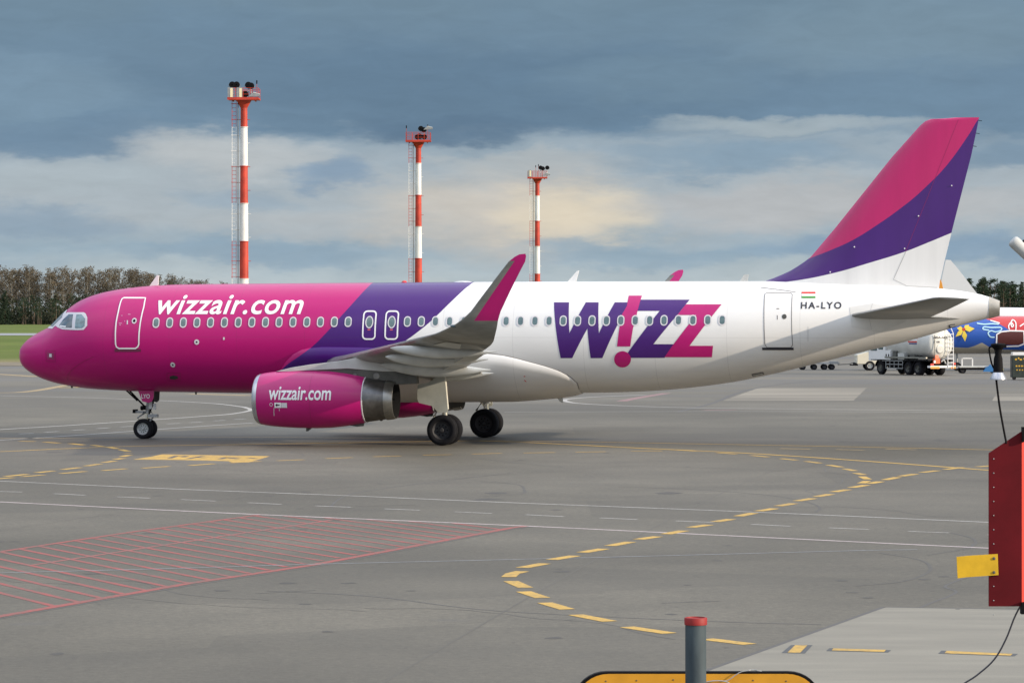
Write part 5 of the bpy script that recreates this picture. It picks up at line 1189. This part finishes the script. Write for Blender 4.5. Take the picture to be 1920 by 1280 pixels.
mb.build('tank_emblem', [M['red_mark'], M['white_text'], mat('navy_mark', (.04, .05, .2), .5)], tank)
for (x, y) in ((1.5, .95), (1.5, -.95), (2.85, .95), (2.85, -.95), (6.7, 1.0), (6.7, -1.0)):
    mb = MB(); wheel_simple(mb, x, y, .54, .48 if x < 5 else .34); mb.build('wheel', [M['tyre'], M['dark_grey']], tk, True)
for xx in (1.5, 2.85, 6.7):
    for s in (-1, 1):
        mb = MB(); pr = [(xx+.66*math.cos(R(a)), .54+.66*math.sin(R(a))) for a in range(10, 171, 20)]+[(xx+.60*math.cos(R(a)), .54+.60*math.sin(R(a))) for a in range(170, 9, -20)]; mb.prism(pr, s*.75, s*1.24); mb.build('mudguard', M['black'], tk)
mb = MB()
for z in (.52, .84, 1.12): mb.box(3.5, 5.9, 1.17, 1.21, z-.035, z+.035)
for x in (3.52, 4.1, 4.7, 5.3, 5.86): mb.box(x-.03, x+.03, 1.17, 1.21, .5, 1.14)
mb.build('side_guard', M['steel'], tk)
mb = MB(); mb.box(.2, 5.9, 1.16, 1.30, 1.34, 1.46); mb.build('side_rail', M['mid_metal'], tk)
mb = MB(); mb.box(6.0, 8.3, -1.2, 1.2, 1.1, 3.0, 0); mb.box(6.25, 6.9, 1.19, 1.215, 2.0, 2.8, 1); mb.box(7.1, 8.0, 1.19, 1.215, 1.9, 2.8, 1); mb.box(5.2, 6.0, .6, 1.22, 1.2, 1.95, 0)
mb.box(5.35, 5.5, 1.215, 1.235, 1.35, 1.65, 2); mb.box(5.7, 5.85, 1.215, 1.235, 1.35, 1.65, 2); cb = mb.build('cab', [M['white'], M['cockpit'], M['black']], tk); bv = cb.modifiers.new('soft', 'BEVEL'); bv.width = .06; bv.segments = 2
mb = MB()
for y in (-.42, -.95): mb.tube([(-.36, y, .55), (-.36, y, 3.3), (-.05, y, 3.75)], .035, 6)
for k in range(9): mb.tube([(-.36, -.42, .7+.32*k), (-.36, -.95, .7+.32*k)], .028, 5)
mb.build('ladder', M['white'], tk)
mb = MB(); mb.box(-.32, .1, -1.22, 1.22, .62, .78, 0); mb.box(-.33, -.30, .35, 1.2, .55, .72, 1); mb.box(-.33, -.30, -1.2, -.75, .55, .72, 1); mb.box(-.34, -.30, .9, 1.22, .82, .95, 2); mb.box(-.34, -.3, .75, .9, 1.0, 1.2, 3); mb.box(-.34, -.30, -1.2, -.9, .85, 1.0, 2)
mb.build('rear_bumper', [M['white'], mat('amber_reflector', (.75, .28, .03), .4), M['red_mark'], M['white_text']], tk)
mb = MB(); mb.box(-.25, .05, .25, .75, .95, 1.35); mb.prism([(-.22, 1.35), (.02, 1.35), (-.06, 1.6), (-.14, 1.6)], .35, .65); mb.build('orange_reel', mat('orange_reel', (.75, .10, .02), .5), tk)
for (xa, xb, za, zb2, mm) in ((1.9, 2.5, 1.22, 1.62, 'dark_grey'), (3.3, 4.2, 1.22, 1.75, 'light_grey'), (4.4, 4.9, 1.22, 1.9, 'dark_grey')):
    mb = MB(); mb.box(xa, xb, .85, 1.19, za, zb2); mb.build('side_locker', M[mm], tk)
mb = MB(); mb.tube([(.3, 1.12, 1.3), (1.0, 1.16, 1.55), (2.0, 1.2, 1.28), (3.2, 1.22, 1.3)], .05, 6); mb.build('hose', M['black'], tk)
mb = MB(); mb.lathe([(-.19, .35), (-.21, .35), (-.22, .28), (-.22, 0)], 20, (0, .2, 2.1), 'x'); mb.build('manhole_cover', M['steel'], tk)
mb = MB(); mb.tube([(-.24, .75, 1.3), (-.24, .75, 2.4), (-.2, .75, 3.2)], .03, 6); mb.build('vent_pipe', M['dark_grey'], tk)
mb = MB(); mb.box(-.1, .3, -.9, .2, .95, 1.25, 0); mb.tube([(-.25, -.3, .95), (-.25, -.1, 1.25), (-.2, .1, 1.1)], .06, 6, 1); mb.build('hose_cabinet', [M['black'], M['light_grey']], tk)
# white van half hidden behind it
vn = empty('service_van', ((1604-960)/F*276, 276, 0)); tag(vn, 'cream white service van partly hidden behind the fuel tanker', 'van')
mb = MB(); mb.prism([(0, .55), (0, 1.35), (.9, 1.6), (1.5, 2.35), (5.0, 2.4), (5.0, .5)], -.95, .95); b_ = mb.build('body', mat('cream_paint', (.66, .62, .50), .4, 0, .2), vn); bv = b_.modifiers.new('soft', 'BEVEL'); bv.width = .07; bv.segments = 2
mb = MB(); mb.prism([(1.0, 1.62), (1.5, 2.2), (2.1, 2.2), (2.1, 1.62)], -.97, -.95); mb.prism([(2.3, 1.62), (2.3, 2.2), (3.3, 2.2), (3.3, 1.62)], -.97, -.95); mb.build('window', M['cockpit'], vn)
mb = MB(); mb.box(-.12, .12, -.9, .9, .42, .66, 0); mb.box(-.5, .0, -.1, .1, .42, .52, 0); mb.build('bumper', M['black'], vn)
mb = MB(); mb.box(-.03, .06, -.85, -.6, .85, 1.05); mb.build('headlight', M['white_text'], vn)
for x in (1.15, 3.9):
    for y in (-.85, .85): mb = MB(); wheel_simple(mb, x, y, .42, .26); mb.build('wheel', [M['tyre'], M['rim_light']], vn, True)
# baggage dolly
dl = empty('baggage_dolly', ((1500-960)/F*279, 279, 0)); tag(dl, 'low grey baggage dolly on small black wheels under the rear fuselage', 'baggage cart')
mb = MB(); mb.box(0, 3.4, -.75, .75, .52, .62); mb.box(2.6, 3.3, -.7, .7, .62, .74); mb.build('platform', M['steel'], dl)
mb = MB(); mb.tube([(3.3, 0, .45), (4.3, 0, .5), (5.0, 0, .72)], .04, 6); mb.build('tow_bar', M['dark_grey'], dl)
for x in (.2, 1.2, 2.1, 2.75):
    for y in (-.6, .6): mb = MB(); wheel_simple(mb, x, y, .25, .16); mb.build('wheel', [M['tyre'], M['rim_dark']], dl, True)
# loading cart under the parked jet
lc = empty('loading_cart', ((1797-960)/F*262, 262, 0)); tag(lc, 'flat grey loading cart under the blue jet, a blue cover at one end', 'loading cart')
mb = MB(); mb.box(0, 3.5, -.8, .8, .48, .60, 0); mb.box(.2, 3.2, -.7, .7, .30, .48, 1); mb.build('platform', [M['light_grey'], M['black']], lc)
for x in (.3, 2.9):
    for y in (-.6, .6): mb = MB(); wheel_simple(mb, x, y, .25, .16); mb.build('wheel', [M['tyre'], M['rim_dark']], lc, True)
mb = MB(); mb.box(.15, .25, -.8, -.74, .6, 1.25); mb.box(1.0, 1.1, -.8, -.74, .6, 1.25); mb.box(.15, 1.1, -.8, -.74, 1.2, 1.28); mb.tube([(3.35, -.75, .3), (3.35, -.75, 1.7)], .04, 6); mb.build('rail', M['white'], lc)
mb = MB(); mb.prism([(1.9, .15), (2.1, .45), (2.35, .6), (2.5, .75), (2.65, .5), (2.95, .4), (3.0, .12)], -.95, -.7); mb.build('blue_cover', mat('blue_cover', (.03, .16, .40), .6), lc)
mb = MB(); mb.lathe([(-.1, .0), (-.1, .2), (.1, .2), (.1, 0)], 14, (3.35, -.9, .32), 'y'); mb.build('reel', mat('yellow_reel', (.5, .45, .08), .6), lc)
# dark equipment unit
du = empty('ground_power_unit', ((1912-960)/F*250, 250, 0)); 
bpy.data.objects.remove(du)
gp = empty('equipment_cabinet', ((1896-960)/F*235, 235, 0)); tag(gp, 'dark green equipment cabinet with yellow markings and a white lid by the right edge', 'cabinet')
mb = MB(); mb.box(0, 1.35, -.5, .5, .18, 1.80, 0); b_ = mb.build('body', mat('dark_green_paint', (.025, .035, .028), .5, 0, 0, .4, 3), gp); bv = b_.modifiers.new('soft', 'BEVEL'); bv.width = .05; bv.segments = 2
mb = MB(); mb.box(.05, 1.3, -.45, .45, 1.83, 2.05); mb.build('lid', M['white'], gp)
mb = MB()
for x, z, w in ((.22, 1.52, .18), (.42, 1.60, .14), (.58, 1.50, .2), (.84, 1.56, .16)): mb.prism(ellipse(x+.05, z, w*.5, .07, 8), -.515, -.50)
for k in range(5): mb.box(.25+.2*k, .38+.2*k, -.515, -.50, .98, 1.08); mb.box(.30+.2*k, .40+.2*k, -.515, -.50, .70, .78)
mb.build('yellow_marks', M['yellow'], gp)
for x in (.15, 1.2): mb = MB(); wheel_simple(mb, x, -.4, .14, .1); mb.build('wheel', [M['tyre'], M['rim_dark']], gp, True)

# ------------------------------------------------------------------ things close to the camera
def N(u, v, Y=12.0): return ((u-960)/F*Y, HC-(v-V0)/F*Y)
pr = empty('marker_post', (N(1975, 0)[0], 12.1, 0)); tag(pr, 'red steel post with a riveted dark red panel cut off by the right edge', 'post')
mb = MB(); mb.tube([(0, .12, 0), (0, .12, 4.45)], .05, 16); mb.box(-.14, .14, -.02, .26, 0, .03); mb.box(-.12, .0, .10, .14, 3.75, 3.80); mb.box(-.12, 0, .10, .14, 4.1, 4.15); mb.build('post', M['mast_red'], pr)
px0 = N(1975, 0)[0]
pan = [(N(u, v)[0]-px0, N(u, v)[1]) for u, v in [(1854, 849), (1916, 808), (1916, 1136), (1854, 1136)]]
M['dred'] = mat('dark_red_enamel', (.105, .002, .006), .55, 0, 0, .22, 6, spec=.2); mb = MB(); mb.prism(pan, -.1, -.092); o = mb.build('panel', M['dred'], pr); mb = MB(); mb.prism([(pan[1][0], -.1), (pan[1][0]+.05, -.02), (pan[1][0]+.045, -.016), (pan[1][0]-.001, -.0918)], pan[2][1], pan[1][1]-.03, 'xy'); mb.build('panel_edge', mat('sunlit_red_enamel', (.62, .05, .03), .45), o)  # edge in a brighter red than the panel, sunlight put into its colour
mb = MB()
for k in range(12):
    if k in (7, 8): continue
    x, z = N(1863, 860+26.5*k); mb.lathe([(0, .0026), (-.002, .002), (-.003, 0)], 8, (x-px0, -.1, z), 'y')
mb.build('rivets', M['steel'], o)
yp = [(N(u, v)[0]-px0, N(u, v)[1]) for u, v in [(1793, 1043), (1813, 1041), (1870, 1037.5), (1871.5, 1077), (1813, 1081), (1795, 1083)]]
mb = MB(); mb.prism(yp, -.110, -.103, 'xz', 0)
for v in (1046, 1072): x, z = N(1863, v); mb.lathe([(0, .006), (-.004, .005), (-.005, 0)], 8, (x-px0, -.110, z), 'y', 1)
mb.build('yellow_flag_plate', [mat('yellow_plate', (.66, .40, .012), .45, 0, .1, .16, 14), M['dark_grey']], pr)
mb = MB(); mb.tube([(N(u, v)[0]-px0, -.05, N(u, v)[1]) for u, v in smooth_px([(1955, 1100), (1925, 1128), (1908, 1155), (1890, 1200), (1868, 1238), (1835, 1268), (1790, 1300), (1750, 1360)], 5)], .0035, 6); mb.build('cable', M['blackmark'], pr)
mb = MB(); mb.box(pan[1][0]-.004, pan[1][0]+.014, -.12, -.08, N(0, 1150)[1], N(0, 1128)[1]); mb.box(pan[1][0]-.001, pan[1][0]+.014, -.12, -.09, N(0, 828)[1], N(0, 800)[1]); mb.build('clamp', M['black'], pr)
# lamp on a bent stem, standing on the panel edge
sl = empty('stem_lamp', (N(1887, 0)[0], 12.0, N(0, 829)[1])); tag(sl, 'black lamp with a silver cone foot on a thin bent stem above the panel', 'lamp')
qx, qz = N(1887, 829); LP = lambda u, v: (N(u, v)[0]-qx, N(u, v)[1]-qz)
mb = MB(); mb.tube([(LP(u, v)[0], 0, LP(u, v)[1]) for u, v in smooth_px([(1887, 831), (1881, 800), (1874, 760), (1868, 712)], 5)], .004, 8); mb.build('stem', M['black'], sl)
c0 = LP(1871.5, 0)[0]; h_ = lambda v: LP(0, v)[1]; s12 = 12/F
mb = MB(); mb.lathe([(h_(711.5), 15.5*s12), (h_(709), 15.5*s12), (h_(698), 9.5*s12), (h_(697), 4*s12)], 24, (c0, 0, 0), 'z'); mb.build('foot', M['lip'], sl, True)
mb = MB(); mb.lathe([(h_(698), 9.5*s12), (h_(672), 8.2*s12), (h_(664), 6.0*s12), (h_(655), 7.5*s12), (h_(651), 12*s12), (h_(646), 14*s12), (h_(644), 12*s12), (h_(643), 0)], 24, (c0, 0, 0), 'z'); mb.tube([(LP(u, v)[0], 0, LP(u, v)[1]) for u, v in smooth_px([(1862, 648), (1855, 652), (1855.5, 662), (1859, 680), (1863, 690)], 5)], .0035, 6); mb.box(c0+.01, c0+.03, -.012, .012, h_(652), h_(645)); mb.build('lamp_body', M['black'], sl, True)
# white camera housing
ch = empty('surveillance_camera', (N(1935, 0)[0], 12.05, N(0, 490)[1])); tag(ch, 'white rounded camera housing tilted on an arm at the upper right edge', 'camera')
a, b_ = Vector((N(1901, 0)[0]-N(1935, 0)[0], 0, N(0, 449)[1]-N(0, 490)[1])), Vector((N(1935, 0)[0]-N(1935, 0)[0], 0, N(0, 480)[1]-N(0, 490)[1])); dv = (b_-a)
tt = [0, .03, .08, .2, 1.0, 1.6]; rr = [.55, .8, .95, 1, 1, 1]; mb = MB(); mb.tube([a+dv*t for t in tt], [.024*q for q in rr], 18); mb.build('housing', M['light_grey'], ch, True)
mb = MB(); up_ = Vector((dv.z, 0, -dv.x)).normalized(); up_ = up_ if up_.z > 0 else -up_
mb.tube([a+dv*t+up_*.021 for t in (.35, .6, 1.2, 1.6)], .010, 8); mb.build('sun_shield', M['black'], ch)
mb = MB(); mb.tube([(.01, 0, .01), (.09, .06, -.06), (.08, .17, -.18)], .008, 8); mb.build('arm', M['steel'], ch)
mb = MB(); mb.tube([(N(1975, 0)[0], 12.22, 4.45), (N(1975, 0)[0], 12.22, 4.82)], .02, 8); o = mb.build('post_extension', M['steel'], None)
o.parent = pr; o.location = (-pr.location.x, -pr.location.y, 0)
# steel bollard with a red cap and the rear of the yellow board
Yp = 25.0; r_ = 20.3*Yp/F; bx, bt = N(1304.5, 1157, Yp)
bo = empty('bollard', (bx, Yp, 0)); tag(bo, 'grey steel bollard with a red cap standing in front of the yellow board', 'bollard')
mb = MB(); mb.lathe([(0, r_*1.5), (.03, r_*1.5), (.03, r_*.97), (bt-.05, r_*.97)], 32, (0, 0, 0), 'z'); mb.build('pipe', mat('bollard_steel', (.060, .080, .090), .65, 0, 0, .45, 5, stretch=(1, 1, .3), second=(.032, .045, .054), spec=.25), bo, True)
mb = MB(); mb.lathe([(bt-.055, r_*.9), (bt-.055, r_*1.05), (bt-.005, r_*1.06), (bt, r_*1.02), (bt+.002, r_*.90), (bt-.008, r_*.86), (bt-.008, 0)], 32, (0, 0, 0), 'z'); mb.build('cap', mat('red_cap', (.27, .012, .011), .65, 0, 0, .12, 10), bo, True)
Ys = 26.0; x0, zt = N(1078, 1258, Ys); x1, zt2 = N(1538, 1257, Ys); w_ = x1-x0
sg = empty('yellow_board', ((x0+x1)/2, Ys, 0)); tag(sg, 'yellow board with rounded upper corners behind the grey bollard', 'sign')
out_ = []; hw = w_/2; rr = .26; z0 = zt-.75
for cx2, a0 in ((hw-rr, 0), (-hw+rr, 90)):
    for k in range(9): a = R(a0+90*k/8); out_.append((cx2+rr*math.cos(a), zt-rr*.85+rr*.85*math.sin(a)))
outl = out_+[(-hw, z0), (hw, z0)]; inn = [(x*(hw-.02)/hw, z-.016 if z > z0+.1 else z+.02) for x, z in outl]
mb = MB(); mb.prism(outl, -.03, .05); fr = mb.build('frame', M['black'], sg); mb = MB(); mb.prism(inn, -.036, -.03); face = mb.build('face', mat('yellow_board_paint', (.58, .27, .012), .5, 0, .1, .12, 5), sg)
mb = MB()
for x in (-.75, -.5, -.2, .45, .72): mb.lathe([(0, .007), (-.004, .005), (-.005, 0)], 8, (x, -.036, zt-.06-.02*abs(x)), 'y')
mb.build('rivets', M['dark_grey'], face)
for x in (-.7, .7): mb = MB(); mb.tube([(x, .02, 0), (x, .02, z0+.05)], .03, 10); mb.build('leg', M['steel'], sg)
wc = empty('loose_wire', (bx, Ys-.06, zt-.1)); tag(wc, 'thin grey wire curling over the top of the yellow board beside the bollard', 'wire')
mb = MB(); mb.tube([(N(u, v, Ys-.06)[0]-bx, 0 if v > 1256 else .02, N(u, v, Ys-.06)[1]-zt+.1) for u, v in smooth_px([(1322, 1279), (1338, 1275), (1352, 1276), (1366, 1274), (1380, 1264), (1392, 1258), (1412, 1255.5), (1428, 1257.5)], 5)], .004, 6); mb.tube([(N(u, v, Ys-.06)[0]-bx, -.01, N(u, v, Ys-.06)[1]-zt+.1) for u, v in smooth_px([(1325, 1277), (1345, 1275), (1362, 1277), (1372, 1284)], 5)], .005, 6); mb.build('wire', M['steel'], wc)
